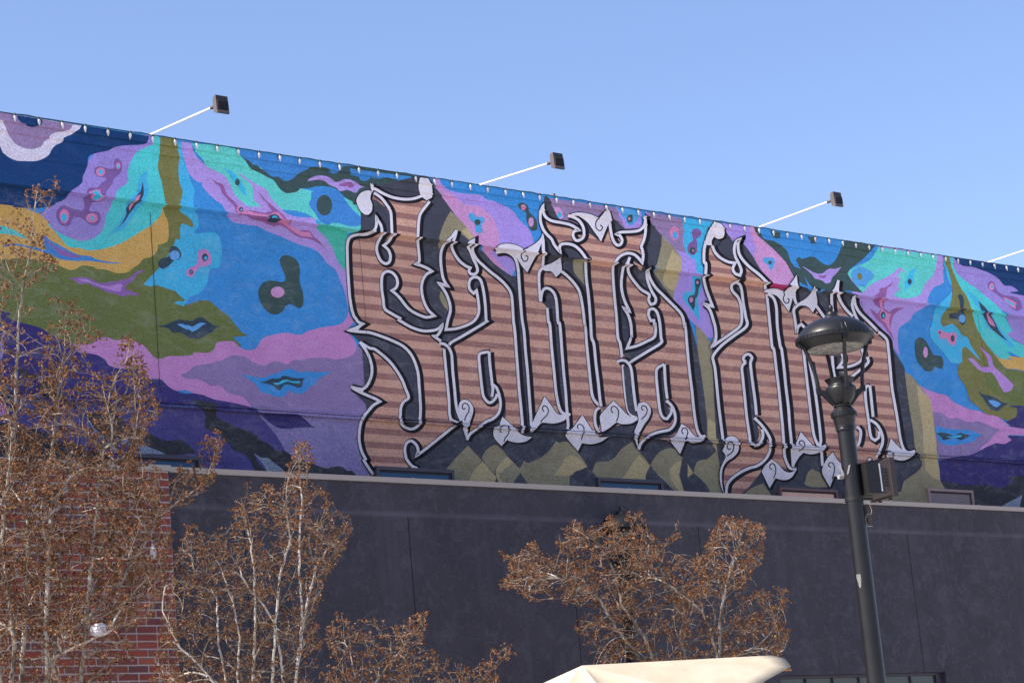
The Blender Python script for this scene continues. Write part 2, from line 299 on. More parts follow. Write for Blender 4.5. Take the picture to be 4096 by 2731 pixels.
pg('char', 'E -1500,800 -200,800 0,760 200,800 480,860 600,950 760,960 900,1050 1100,1060 1200,1200 -1500,1250')
pg('char', 'E 400,380 440,300 520,330 620,400 680,520 830,620 870,680 1000,640 1180,650 1330,780 1480,840 1620,900 1750,950 1880,940 1990,1010 2050,1080 1700,1090 1500,990 1350,950 1230,950 1100,850 980,850 900,700 820,640 600,520 440,500')
pg('char', 'E 200,180 330,250 400,260 380,300 260,300 200,230')
pg('pale', 'E 890,690 940,740 1000,830 1130,900 1350,940 1480,985 1600,1030 1730,1085 1300,1075 1120,1040 1060,960 990,860')
pg('indigo2', 'E 1200,960 1320,990 1460,1020 1470,1060 1220,1060')
pg('navy', 'E -1500,300 -50,340 60,340 110,400 140,470 120,640 60,700 -50,720 -1500,700'); el('pink', 'E 10,610', 60, 75)
pg('lilacg', 'C -1500,1100 0,1130 30,1180 40,1300 20,1400 -1500,1500')

# dark drop shadow round the lettering and the colours that show between the letters
pg('dark', 'G 300,200 880,60 960,90 1060,230 1200,430 1350,600 1480,790 1650,990 1815,1105 1900,1100 2000,700 I 260,590 330,100 380,110 500,350 640,400 1000,300 1060,200 1180,430 1340,420 1385,250 1560,500 1550,620 1510,800 1480,890 1690,1180 1820,1330 1900,1560 J 1940,300 2000,700 2050,1150 2091,1780 1000,1720 0,1680 O 1200,470 800,450 H 330,1600 300,1000 250,300 G 200,700', 2)
pg('lilac3', 'G 990,85 2091,260 2140,740 2091,760 1950,870 1820,1110 1480,800 1200,430 1060,230', 2)
pg('pinkl', 'G 985,85 1040,120 1090,185 1130,225 1180,240 1230,290 1300,345 1380,370 1480,380 1540,430 1610,490 1650,560 1680,650 1690,720 1690,800 1640,830 1600,870 1700,980 1815,1105 1650,990 1530,860 1480,790 1350,600 1200,430 1060,230')
pg('ltblue', 'G 1365,480 1380,455 1415,450 1440,480 1470,495 1505,488 1535,510 1530,545 1500,575 1515,620 1510,655 1475,662 1440,645 1435,600 1430,560 1390,530'); el('dgreen', 'G 1462,547', 32, 32)
pg('blue', 'G 1060,95 2091,255 2140,740 2091,760 2050,760 2030,680 1990,610 1940,560 1880,500 1850,450 1790,400 1720,370 1640,330 1560,310 1520,280 1480,260 1300,245 1180,215 1110,180')
pg('dgreen', 'G 1883,380 1890,355 1920,342 1960,350 1990,380 1995,420 2020,460 2070,510 2085,560 2085,620 2050,640 2015,625 1990,570 1970,510 1970,450 1920,420'); el('rose', 'G 1940,392', 27, 30); el('pinkl', 'G 2022,545', 28, 50)
pg('ochre2', 'G 1180,430 1350,600 1480,790 1380,790 1240,640 1060,830 1050,760 1080,640 1120,540'); pg('ochre', 'G 1290,640 1350,600 1480,790 1400,740')
pg('ochre2', 'G 1080,1260 1130,1330 1160,1400 1150,1470 1100,1410 1065,1330')
pg('mgrey', 'I 380,110 970,195 1060,205 1340,255 1340,420 1180,440 1000,300 640,400 500,350', 2)
pg('pinkl', 'I 430,205 480,210 510,240 530,300 500,345 450,270'); el('cyan', 'I 490,290', 22, 30)
pg('lilac3', 'I 1070,200 1340,250 1340,420 1180,430', 2)
pg('ltblue', 'I 1080,205 1340,250 1310,330 1280,370 1230,405 1200,385 1180,340 1140,300'); el('dgreen', 'I 1225,330', 32, 42); el('rose', 'I 1218,328', 13, 15)
pg('lilac3', 'I 1380,255 1780,320 2100,360 2100,1568 2000,1540 1680,1170 1690,1080 1730,980 1770,770 1690,640 1560,500', 2)
pg('mgrey', 'I 1400,255 1780,320 1790,440 1780,560 1800,640 1830,690 1690,640 1600,540 1520,460 1450,370')
pg('skyb', 'I 1770,315 2100,365 2100,700 1990,910 1920,920 1915,780 1870,740 1820,690 1790,600 1790,470')
pg('rose', 'I 1640,480 1660,420 1700,405 1735,440 1735,510 1710,555 1670,550'); el('ltblue', 'I 1697,500', 26, 42)
pg('blobm', 'I 1870,470 1890,440 1930,430 1970,460 1960,510 1920,540 1930,590 1925,670 1890,715 1840,690 1825,630 1850,580 1885,550'); el('dgreen', 'I 1880,660', 32, 38); el('pinkl', 'I 1886,662', 10, 11)
pg('skyb', 'I 1870,930 1960,935 1980,1010 1960,1100 1940,1180 1950,1280 1960,1400 1975,1430 1920,1350 1870,1280 1810,1210 1775,1140 1800,1095 1870,1090 1880,1010')
pg('slate', 'I 1905,970 1930,952 1960,965 1965,1010 1945,1060 1935,1130 1910,1170 1905,1240 1890,1285 1860,1240 1830,1180 1850,1135 1900,1120 1910,1060'); el('rose', 'I 1932,993', 15, 17); el('rose', 'I 1867,1175', 20, 28)
pg('ochre2', 'I 1560,500 1690,640 1770,770 1730,980 1690,1080 1680,1170 1480,890 1510,800 1550,620'); pg('ochre', 'I 1670,650 1770,770 1730,980 1690,1080 1640,1060 1570,980 1600,850')
pg('ochre2', 'I 630,760 760,770 765,1040 700,960 640,880')
pg('ochre2', 'O 1385,5 1550,180 1450,310 1380,460 1210,460 1190,290 1130,280 1250,140', 2); pg('ochre', 'O 1555,190 1700,350 1720,400 1690,480 1380,460 1450,310', 2)
pg('ochre2', 'O 1690,0 1750,20 1850,130 1720,260 1700,340 1560,180 1570,100 1620,40'); pg('ochre', 'O 1850,130 2010,300 1890,475 1760,470 1710,330 1740,240', 2)
pg('ochre2', 'J 450,1210 490,1230 570,1215 680,1330 780,1470 720,1510 640,1520 600,1568 590,1720 0,1720 -150,1560 0,1440 75,1500 120,1415 160,1440 300,1380 400,1290', 2); pg('ochre', 'J 650,1370 780,1480 700,1515 600,1570 430,1568 520,1450 550,1380')
pg('ochre2', 'J 1140,1290 1250,1220 1300,1300 1440,1470 1400,1640 800,1640 860,1450 900,1430 1000,1420 Q 480,80', 2); pg('ochre', 'Q 760,50 895,185 870,225 850,290 855,320 830,375 550,355 640,240 690,150')
pg('ochre2', 'J 1690,1290 1560,1310 1480,1390 1440,1460 1500,1550 1600,1640 1750,1760 2000,1760 1890,1540 1780,1400'); pg('ochre', 'J 1780,1410 1890,1540 1950,1740 1750,1740 1640,1560 1660,1480 1720,1430')
pg('ochre2', 'J 1910,0 2000,80 2080,200 2140,260 2140,400 2300,600 2340,1400 2091,1568 1900,1480 1930,1410 2091,1370 2091,1190 2050,1150 2000,700 1940,300', 2)
pg('ochre2', 'L 120,30 240,40 250,100 300,500 340,850 350,1010 380,1100 360,1200 340,1300 350,1490 240,1500 180,1390 60,1280 100,1160 200,1140 300,1050 210,930 200,700 160,300', 2); pg('ochre', 'L 210,720 320,800 350,1010 380,1100 300,1060 250,1000 215,900')
pg('dark', 'L 0,950 200,930 300,1050 200,1140 100,1160 60,1280 180,1390 240,1500 0,1500 -90,1300', 2); pg('ochre', 'L 0,1190 60,1285 0,1330')

for s_ in ('O 1720,395 1768,490 1672,490', 'O 2000,325 2118,500 1880,490', 'Q -20,275 60,240 160,222 225,280 250,330 250,480 -60,470', 'Q 905,205 980,280 1030,360 1140,500 1000,500 850,360 850,290 865,240', 'J 1440,1470 1520,1580 1460,1640 1390,1600', 'L 60,1300 230,1510 0,1510 -60,1400'): pg('dark', s_, 2)
# right of the lettering and between its last letters
pg('dark', 'K 180,300 260,110 340,110 470,310 540,270 700,490 830,740 1130,640 1260,760 1520,830 1570,710 1660,840 1740,870 1900,1100 M 640,1060 830,1340 N 840,0 880,300 930,600 950,800 1020,900 1000,980 900,1060 830,1110 800,1220 700,1340 L 1200,1560 400,1540 300,1000 260,100 K 250,1500 300,1000', 2)
pg('lilac2', 'M 150,430 530,90 1245,195 1240,300 1250,470 1200,500 1150,520 1100,590 1080,660 1090,690 1060,720 1000,760 940,790 900,860 830,910 780,960 770,1100 790,1240 640,1060 440,860 350,760 330,620 180,480')
pg('turq2', 'M 470,90 1180,185 1160,330 1120,420 1070,460 1020,560 1000,600 860,640 720,610 790,540 770,500 800,440 770,400 800,350 860,360 780,310 720,370 640,420 570,450 480,500 400,580 240,380 300,310 390,240')
pg('blue', 'K 690,150 2000,350 1900,500 1700,600 1300,900 1100,700')
pg('lilac3', 'K 335,110 640,150 690,300 720,370 700,490 640,400 540,270 470,300')
pg('pinkl', 'K 640,150 700,160 800,300 880,370 960,450 1030,530 1080,620 1130,690 1090,760 850,740 780,620 700,490 700,420 720,370 690,300')
pg('dgreen', 'K 690,155 740,165 790,270 900,300 980,350 1040,410 1070,500 1110,560 1170,590 1210,650 1260,780 1130,700 1080,620 1030,530 960,450 880,370 800,300 720,230')
pg('dgreen', 'K 1130,490 1160,465 1200,485 1270,465 1330,470 1390,520 1450,550 1500,540 1550,490 1590,400 1610,350 1640,295 1900,335 1960,350 1850,470 1780,530 1700,590 1670,640 1720,720 1830,840 1600,810 1520,830 1320,800 1210,650 1160,560')
pg('dgreen', 'K 860,190 970,205 960,265 930,272 890,255'); pg('dgreen', 'K 1250,250 1360,268 1330,320 1290,325')
pg('lilac2', 'K 1190,560 1250,590 1320,630 1400,640 1470,590 1540,590 1605,570 1560,630 1510,680 1490,730 1440,740 1400,710 1330,690 1290,640'); pg('vein', 'K 1360,655 1400,660 1450,655 1430,690 1380,680')
pg('crim', 'K 830,750 1030,785 1000,825 900,795 830,790')  # crimson strip under the ledge: shaded, bounced pink painted as a colour
pg('ltblue', 'K 785,490 800,465 840,475 880,470 910,510 900,560 880,600 850,590 840,550 800,530'); el('dgreen', 'K 860,525', 20, 20)
pg('ltblue', 'K 1710,640 1740,590 1800,565 1870,590 1920,620 1950,660 1930,700 1890,720 1860,770 1790,775 1730,730'); el('olive', 'K 1797,670', 25, 38)
pg('ochre2', 'K 460,400 500,380 490,500 440,510 435,450')
pg('cyan', 'M 970,310 950,350 930,420 935,470 900,510 860,540 830,590 845,520 840,470 870,420 900,350'); el('slate', 'M 893,462', 21, 30)
pg('vein', 'M 725,460 700,500 660,530 650,600 630,650 620,740 680,780 740,740 840,735 770,770 720,820 700,900 690,960 730,1080 660,980 600,900 540,850 470,740 560,800 590,750 520,690 520,620 570,580 580,530 640,520')
pg('rose', 'M 570,640 610,650 610,740 660,790 700,800 680,860 690,1000 640,900 580,830 590,760'); el('slate', 'M 615,815', 25, 40); el('cyan', 'M 618,820', 12, 20)
pg('skyb', 'M 1240,200 1280,300 1310,400 1330,480 1335,620 1320,700 1270,760 1230,860 1250,930 1340,900 1400,960 1440,1020 1500,1050 1540,1140 1640,1290 1540,1280 1480,1340 1400,1320 1320,1300 1240,1200 1150,1100 1100,1000 1130,880 1160,740 1250,650 1330,550 1280,400')
pg('olive', 'M 1240,195 1310,205 1330,310 1380,430 1430,530 1490,620 1530,720 1560,840 1600,960 1670,1080 1740,1170 1830,1290 1900,1370 1990,1390 2091,1400 4000,1700 N 4000,300 2091,320 2020,350 2010,430 1930,480 1800,430 1700,410 1580,310 1520,260 1480,130 1400,0 M 1410,1320 1440,1300 1440,1160 1480,1140 1540,1200 1640,1290 1540,1140 1500,1050 1440,1020 1400,960 1340,900 1240,935 1215,880 1240,800 1300,730 1330,640 1340,540 1325,450 1300,360 1270,290')
pg('oliveg', 'M 1700,1320 1830,1290 1900,1370 2091,1400 4000,1700 N 4000,300 2091,300 1980,330 1700,100')
pg('turq', 'M 1310,205 1350,215 1380,370 1500,460 1620,560 1760,670 1850,760 1900,850 1960,960 2060,1080 2091,1130 4000,2000 4000,2300 2091,1270 1960,1260 1850,1270 1740,1170 1670,1080 1600,960 1560,840 1530,720 1490,620 1430,530 1380,430 1330,310')
pg('lilac', 'M 1340,210 4000,600 4000,2000 2091,1130 1960,960 1850,760 1620,560 1380,370')
pg('navy', 'M 1350,210 4000,600 4000,900 2091,610 2030,560 1960,510 1880,500 1820,430 1720,370 1640,340 1560,310 1430,290')
pg('gold', 'M 1740,1175 1830,1260 1960,1270 2091,1255 4000,1500 4000,1800 2091,1395 1990,1375 1900,1365 1830,1290')
pg('blobm', 'M 1705,480 1740,450 1780,480 1800,540 1870,600 1990,620 2050,660 2070,740 2020,770 1950,730 1860,640 1780,580 1720,540'); el('rose', 'M 1750,515', 28, 38); el('cyan', 'M 1750,517', 13, 18)
pg('rose', 'M 1870,620 2010,680 1995,750 1900,680'); pg('cyan', 'M 1890,640 1985,700 1970,720 1900,670')
pg('skyb', 'M 1480,540 1560,600 1640,690 1740,790 1800,900 1880,1000 1990,1130 1930,1140 1800,1000 1700,940 1640,800')
pg('slate', 'M 1610,660 1680,730 1720,780 1780,880 1830,980 1920,1085 1850,1040 1740,950 1690,870 1650,790'); pg('rose', 'M 1690,780 1760,870 1790,940 1720,890')
pg('slate', 'M 1395,610 1420,590 1450,620 1460,700 1450,760 1480,830 1470,900 1430,915 1400,860 1310,850 1300,800 1400,780 1420,700'); el('eyeb', 'M 1440,848', 36, 44)
pg('rose', 'M 1180,980 1210,965 1290,1000 1360,985 1385,1030 1370,1110 1340,1135 1300,1100 1280,1060 1220,1060 1200,1020'); el('slate', 'M 1342,1055', 21, 35); el('slate', 'M 1207,995', 10, 14)
pg('dgreen', 'M 950,1110 970,1060 1010,1045 1060,1080 1100,1150 1150,1230 1220,1240 1245,1300 1235,1375 1150,1350 1130,1390 1070,1395 1010,1340 960,1250'); el('pinkl', 'M 1058,1200', 25, 58)
pg('bird2', 'M 1620,1140 1680,1190 1740,1240 1770,1340 1850,1420 1920,1480 1980,1540 1950,1600 1880,1620 1830,1540 1760,1420 1680,1410 1600,1370 1500,1260 1560,1270 1640,1350 1720,1350 1700,1260')
pg('mauve', 'N 1120,300 1230,350 1310,405 1400,400 1500,440 1610,430 1720,480 1830,560 1780,620 1720,690 1640,740 1610,790 1550,860 1200,900 1160,600')
pg('pink', 'N 980,95 1070,150 1180,190 1270,210 1350,280 1450,330 1540,365 1610,375 1700,410 1800,430 1850,460 1930,520 2091,560 4000,800 4000,850 2091,630 1960,690 1870,740 1790,750 1700,780 1610,800 1640,750 1720,690 1780,620 1830,570 1720,530 1610,480 1500,490 1400,450 1310,455 1230,400 1120,380 1100,260')
pg('indigo', 'N 1900,490 2010,430 2020,350 2091,320 4000,400 4000,800 2091,560 1960,530')
pg('indigo', 'N 1200,890 1400,850 1540,830 1640,780 1720,740 1800,710 1880,720 1960,680 2091,640 4000,850 4000,1600 1540,1400 1530,1210 1260,1190 1210,1100')
pg('char', 'N 1215,1100 1350,1130 1500,1150 1700,1150 1850,1180 1980,1100 2091,1050 4000,1000 4000,1620 1500,1420 1260,1190')
pg('pale', 'N 1800,1400 1920,1330 2000,1290 2070,1250 2030,1420')
pg('blue', 'N 1150,560 1190,530 1280,560 1420,570 1520,575 1580,605 1660,620 1600,650 1560,690 1440,720 1320,735 1220,710 1180,650')
pg('slate', 'N 1165,610 1220,600 1300,615 1360,635 1410,605 1470,615 1530,635 1460,665 1420,680 1350,655 1250,680 1220,650'); pg('cyan', 'N 1280,640 1340,640 1420,625 1440,640 1380,655 1300,650')
pg('slate', 'N 1600,165 1650,195 1740,220 1790,235 1850,280 1930,295 1880,320 1850,350 1800,375 1730,350 1680,270'); pg('eyeb', 'N 1710,265 1780,265 1850,300 1800,335 1750,310')
pg('ochre2', 'N 840,-20 900,0 990,110 1040,180 1110,270 1150,550 1190,850 1210,1100 1260,1190 1260,1400 500,1370 560,1240 800,1220 830,1110 900,1060 1000,980 1020,900 950,800 930,600 880,300', 2)
pg('ochre', 'N 960,90 1040,180 1110,270 1150,550 1190,850 1210,1100 1060,1000 1030,600 990,300', 2)
pg('ochre2', 'L 790,1390 900,1560 560,1540 650,1450'); pg('ochre2', 'L 1300,1240 1390,1290 1400,1330 1470,1430 1300,1430 1220,1400 1250,1290')

# letters: striped fill ('brick'), counters, outlines
LET = {}
def lt(k): LET.setdefault(k, dict(fill=[], hole=[], stroke=[], solid=[], curl=[])); return LET[k]
def fill(k, s): lt(k)['fill'].append(smooth_pts(toks(s), True, 3))
def hole(k, s): lt(k)['hole'].append(smooth_pts(toks(s), True, 3))
def st(k, *ss):
    for s in ss: lt(k)['stroke'].append(smooth_pts(toks(s), False, 4, 70))
def solid(k, s): lt(k)['solid'].append(smooth_pts(toks(s), True, 4, 55))
def curl(k, s): lt(k)['curl'].append(smooth_pts(toks(s), False, 4, 100))

fill('s', 'G 395,215 480,250 580,290 700,308 800,300 930,330 890,420 850,500 838,700 850,960 810,985 985,1060 900,1130 875,1230 885,1320 950,1470 1010,1525 H 1095,125 1000,245 1100,330 1120,500 1140,700 1160,900 1175,1100 1290,1140 1100,1280 900,1440 820,1500 O 640,100 720,250 250,340 H 250,1450 225,1250 300,1040 440,930 130,775 290,780 355,600 230,310 110,187 265,120 150,0 G 115,1200 100,900 125,710 350,655 400,490 340,300')
hole('s', 'G 340,300 420,330 500,400 545,500 550,650 490,780 550,900 500,980 420,890 415,760 470,650 440,560 400,480 350,470')
hole('s', 'G 565,1262 610,1230 625,1180 610,1120 570,1075 520,1060 480,1080 460,1130 460,1250 475,1350 490,1450 560,1500 650,1550 H 640,80 760,150 880,190 980,190 1050,170 1095,125 G 1080,1500 1010,1525 930,1540 860,1520 780,1480 720,1430 650,1340 600,1290')
hole('s', 'H 110,187 220,200 430,240 560,290 680,350 760,430 810,530 840,640 850,760 860,900 860,1120 800,1210 750,1215 690,1190 655,1140 660,990 690,930 740,890 710,800 670,700 610,600 540,510 450,430 380,380 330,370 230,310')
hole('s', 'H 130,790 230,830 320,870 400,905 320,985')
hole('s', 'H 715,1500 700,1430 715,1370 760,1340 800,1360 830,1400 815,1500 O 780,265 720,240')
st('s', 'G 350,150 365,190 400,205 480,250 580,290 700,308 800,300 890,270 940,275', 'G 960,330 930,370 890,420 860,470 845,550 840,650 835,720 840,800 850,900 850,960 812,985 870,1000 940,1030 985,1060 930,1090 890,1150 875,1230 885,1320 910,1400 950,1470 1010,1525 930,1540 860,1520 780,1480 720,1430 650,1340 600,1290 565,1262 610,1230 625,1180 610,1120 570,1075 520,1060 480,1080 460,1130 460,1250 475,1350 490,1450 560,1500 650,1550 H 640,80 760,150 880,190 980,190 1050,170 1095,125 1080,180 1040,240 1000,245 1080,300',
   'G 380,240 450,290 500,350 550,430 560,520 565,640 565,690 530,750 480,790 530,840 550,900 540,960 500,980 450,950 420,890 405,830 415,770 440,720 460,670 455,590 420,530 400,490 405,560 390,620 350,655 290,675 190,680 125,710 100,780 100,900 105,1050 115,1200 125,1330 145,1450 170,1530 H 180,50 215,100 265,120 190,160 110,187 220,200 330,210 430,240 560,290 680,350 760,430 810,530 840,640 850,760 860,900 865,1000 860,1120 850,1170 800,1210 750,1215 690,1190 655,1140 655,1060 660,990 690,930 740,890 710,800 670,700 610,600 540,510 450,430 380,380 330,370 230,310',
   'H 230,310 290,390 330,470 355,560 355,640 330,720 290,780 240,800 130,775 230,830 320,870 400,905 440,930 370,970 310,1040 265,1090 240,1160 225,1250 225,1350 250,1450 290,1530 O 160,180 210,260 270,345',
   'H 1280,1140 1200,1200 1100,1280 1000,1360 900,1440 820,1500 840,1450 830,1400 800,1360 760,1340 715,1370 700,1430 710,1500 O 660,160 720,240 790,275')
solid('s', 'G 195,330 210,280 250,235 320,215 355,230 340,300 360,360 355,430 320,470 280,465 230,420'); solid('s', 'G 860,80 945,90 980,160 990,230 985,290 930,320 880,280 850,220 845,150')
solid('s', 'G 335,130 380,195 360,240 345,190'); solid('s', 'H 125,770 230,800 290,780 260,830 220,830'); solid('s', 'H 100,187 190,150 265,120 200,190')

fill('a', 'G 1240,625 1205,690 1105,790 1075,950 1100,1130 1155,1220 1175,1480 H 1130,180 1165,340 1190,450 1220,800 1260,1060 1300,1150 1350,1330 1500,1200 1900,1200 1930,1180 1895,800 1850,200 G 1835,1568 1810,1290 1690,1140 1520,1000 1410,850 1420,735 1380,840 1240,900')
hole('a', 'G 1245,640 1205,790 1270,950 1385,1025 1440,1080 1445,990 1385,850 1365,800 1400,760 1330,700')
hole('a', 'H 1130,180 1230,170 1330,140 1410,100 1460,40 G 1475,1450 1450,1260 1420,1290 1380,1250 1370,1190 1390,1140 1440,1120 1490,1150 1520,1250 1545,1500 H 1545,100 1400,190 1190,310 1090,290')
hole('a', 'H 1110,350 1190,450 1200,600 1220,800 1235,960 1290,1130 1175,1100 1140,700 1120,500'); hole('a', 'H 1580,410 1490,440 1480,520 1505,780 1520,870 1570,920 1620,880 1600,700')
hole('a', 'H 1700,960 1750,950 1750,1100 1650,1180 1400,1300 1350,1330 1380,1270 1560,1150 1640,1090')
st('a', 'G 1240,630 1200,690 1150,740 1105,790 1080,860 1075,950 1085,1050 1100,1130 1130,1190 1155,1220 1050,1180 1100,1240 1140,1310 1170,1400 1175,1480 H 1150,80 1130,180 1230,170 1330,140 1410,100 1460,40 G 1475,1450 1465,1350 1450,1260 1420,1290 1380,1250 1370,1190 1390,1140 1440,1120 1490,1150 1520,1250 1540,1400 1550,1568 H 1545,100 1400,190 1280,260 1190,310 1165,340',
   'G 1240,630 1225,700 1205,750 1190,800 1220,880 1270,950 1330,1000 1385,1025 1370,1060 1395,1090 1440,1085 1460,1050 1445,990 1415,930 1385,850 1360,800 1380,760 1420,735 1415,790 1410,850 1450,930 1520,1000 1600,1070 1690,1140 1760,1210 1810,1290 1825,1400 1835,1568 H 1850,200 1865,400 1880,600 1895,800 1915,1000 1930,1180 1930,1260',
   'H 1060,325 1110,330 1160,370 1190,450 1200,600 1220,800 1235,960 1260,1060 1290,1130', 'H 1110,380 1120,500 1140,700 1160,900 1175,1100 1250,1150',
   'H 1580,410 1500,425 1475,460 1485,600 1505,780 1520,870 1560,930 1600,940 1645,900 1665,850', 'H 1580,410 1590,550 1610,720 1620,800 1610,880', 'H 1600,740 1660,790 1690,880 1700,960 1680,1050 1620,1110 1550,1140 1460,1210 1380,1270 1350,1330')
solid('a', 'H 1260,990 1280,930 1320,910 1370,925 1410,980 1415,1040 1390,1120 1365,1190 1350,1340 1310,1220 1300,1130 1260,1060'); curl('a', 'H 1335,1000 1310,1010 1300,980 1320,950 1350,955 1372,990 1365,1040 1340,1080 1325,1130')
solid('a', 'H 1720,1090 1780,1140 1840,1200 1900,1260 1960,1290 2030,1300 1970,1345 1880,1360 1800,1345 1770,1330 1710,1395 1630,1300 1630,1200 1680,1180'); curl('a', 'H 1715,1250 1695,1240 1700,1200 1740,1180 1780,1200 1785,1260 1750,1310 1735,1350')

fill('n', 'G 1650,860 1810,880 1885,1050 1910,1400 H 1945,200 1980,600 2020,1150 J 200,1120 330,1020 600,935 560,1110 720,1235 900,1170 870,810 830,740 790,400 755,0 I 735,1300 710,1150 620,980 510,880 400,820 300,700 300,560 160,890 20,700')
hole('n', 'J 385,0 405,250 430,500 450,700 480,850 580,930 550,700 530,500 510,250 490,0 I 470,1400 455,1200 430,1110 380,1060 330,1060 300,1190 355,1260')
hole('n', 'J 560,930 600,935 620,1080 570,1120')
st('n', 'G 1650,865 1740,855 1810,880 1860,940 1885,1050 1895,1200 1910,1400 1925,1568 H 1945,200 1960,400 1980,600 1995,800 2010,1000 2020,1150 2020,1250', 'I 310,560 318,700 310,830', 'I 285,1190 275,1050 270,950 280,880 320,840 400,810 470,770 495,750', 'I 510,880 560,920 620,980 680,1060 710,1150 735,1300 750,1450 J 757,0 770,200 790,400 810,600 830,740 870,810 925,850 870,890 855,960 865,1050 905,1125',
   'I 290,1195 300,1110 330,1060 380,1060 430,1110 455,1200 470,1400 J 490,0 510,250 530,500 550,700 560,850 570,950 580,1090', 'I 357,1260 370,1400 J 385,0 405,250 430,500 450,700 480,850 520,920 600,937')
solid('n', 'I -210,650 -130,600 -60,590 20,600 80,625 115,650 160,630 230,590 290,530 312,470 330,560 335,690 305,690 300,575 260,680 200,790 150,890 90,820 40,740 -20,690 -100,685'); curl('n', 'I 130,715 155,725 150,760 120,775 90,740 90,690 115,650 160,630')
solid('n', 'I 300,850 400,820 470,790 500,745 512,870 500,890 450,940 400,880 340,875')
solid('n', 'J 330,745 400,840 470,930 560,930 600,935 530,1000 420,1030 310,1020 270,1050 200,1120 190,1070 230,960'); curl('n', 'J 325,905 308,880 315,850 345,850 370,890 355,940 310,985 290,1015')
solid('n', 'J 725,940 770,1010 830,1100 900,1170 1000,1165 920,1220 820,1245 720,1235 680,1320 555,1170 560,1110 620,1080'); curl('n', 'J 685,1085 672,1060 690,1038 720,1045 742,1080 735,1120 715,1200')

fill('t', 'I 285,260 310,430 400,540 495,680 560,590 710,670 780,760 765,950 790,1150 820,1560 J 845,200 890,600 920,850 900,1120 1000,1080 1310,985 1220,920 1160,600 1100,0 I 1080,1350 1045,950 1070,780 1190,690 1350,790 1340,620 1385,450 1385,330 1320,450 1130,470 1080,490 1030,350 920,570 740,450 690,450 590,390 400,350 310,260')
st('t', 'I 285,250 285,350 310,430 350,490 400,540 430,600 460,640 495,680 485,640 500,600 560,590 640,610 710,670 760,740 785,762', 'I 758,780 765,950 790,1150 810,1400 820,1568 J 845,200 865,400 890,600 905,750 920,850', 'I 310,250 340,310 400,350 500,370 590,390 650,420 690,450 640,460 625,500 650,550 690,555 735,520 740,450 720,390 680,340 620,310 570,300',
   'I 1010,370 1020,450 1040,540 1080,600 1120,600 1140,560 1120,510 1080,490 1130,470 1230,465 1320,450 1370,400 1385,330', 'I 1382,300 1385,450 1370,540 1340,620 1350,650 1360,720 1350,790 1310,740 1260,700 1190,690 1120,720 1070,780 1045,820 1045,950 1060,1150 1080,1350 1095,1568 J 1120,200 1145,400 1160,600 1185,800 1220,920 1310,982')
hole('t', 'I 690,450 735,420 740,500 690,500 650,490')
solid('t', 'I 570,300 620,275 700,265 800,280 870,310 890,320 950,260 990,225 1020,280 1030,350 1000,380 960,470 920,570 880,510 830,440 780,370 700,310 640,300'); curl('t', 'I 910,395 935,420 910,455 870,430 865,370 890,330 950,260')
solid('t', 'I 295,200 325,165 328,250 300,262 285,330 272,270')
solid('t', 'J 1050,790 1120,860 1200,940 1310,985 1230,1030 1130,1035 1080,1020 1000,1080 930,1120 910,1000 920,930'); curl('t', 'J 1045,920 1025,890 1035,855 1070,855 1100,895 1100,950 1080,1010')

fill('second_a', 'I 1220,725 1155,830 1130,1000 1170,1200 1220,1300 1240,1560 J 1190,245 1120,370 1230,450 1250,600 1290,900 1320,1170 1310,1290 1500,1200 1750,1230 1960,1160 1920,1080 1870,700 1820,250 I 1790,1450 1770,1350 1640,1200 1490,1050 1415,900 1380,900')
hole('second_a', 'I 1225,740 1200,800 1210,900 1270,990 1340,1070 1420,1120 1480,1210 1490,1160 1420,1020 1400,880 1300,850')
hole('second_a', 'J 1190,245 1290,220 1400,170 1480,120 I 1490,1568 1470,1390 1440,1395 1415,1340 1420,1280 1460,1270 1500,1300 1530,1400 1545,1568 J 1545,190 1400,280 1240,400 1170,340 1150,250')
hole('second_a', 'J 1150,430 1230,450 1250,600 1270,780 1300,960 1220,920 1185,800'); hole('second_a', 'J 1580,410 1510,450 1500,520 1510,700 1535,900 1580,960 1630,920 1600,700')
hole('second_a', 'J 1690,930 1750,930 1740,1080 1640,1160 1420,1230 1320,1310 1340,1230 1500,1120 1640,1080')
st('second_a', 'I 1220,730 1190,800 1155,830 1140,900 1130,1000 1140,1100 1170,1200 1220,1300 1150,1255 1200,1330 1230,1430 1240,1568 J 1240,120 1190,245 1290,220 1400,170 1480,120 1490,0 I 1480,1450 1470,1390 1440,1395 1415,1340 1420,1280 1460,1270 1500,1300 1530,1400 1545,1568 J 1545,190 1400,280 1240,380 1230,400',
   'I 1220,730 1200,800 1210,900 1270,990 1340,1070 1420,1120 1415,1180 1440,1225 1480,1210 1490,1160 1450,1090 1420,1020 1400,950 1400,880 1412,865 1415,900 1440,970 1490,1050 1560,1120 1640,1200 1720,1280 1770,1350 1790,1450 J 1800,0 1820,250 1845,500 1870,700 1890,900 1920,1080 1960,1160 2010,1160',
   'J 1085,390 1120,372 1180,380 1230,450 1250,600 1270,780 1290,900', 'J 1580,410 1510,450 1495,520 1510,700 1535,900 1570,970 1610,980 1650,920 1658,860', 'J 1580,410 1590,600 1610,770', 'J 1600,790 1660,850 1690,930 1690,1020 1640,1090 1560,1110 1500,1125 1420,1160 1340,1230 1312,1300')
solid('second_a', 'J 1295,890 1310,820 1370,805 1420,840 1440,900 1420,970 1370,1040 1330,1110 1300,1170 1310,1300 1265,1170 1275,1090 1310,1000'); curl('second_a', 'J 1360,895 1340,870 1355,845 1385,855 1400,890 1385,940 1340,985')
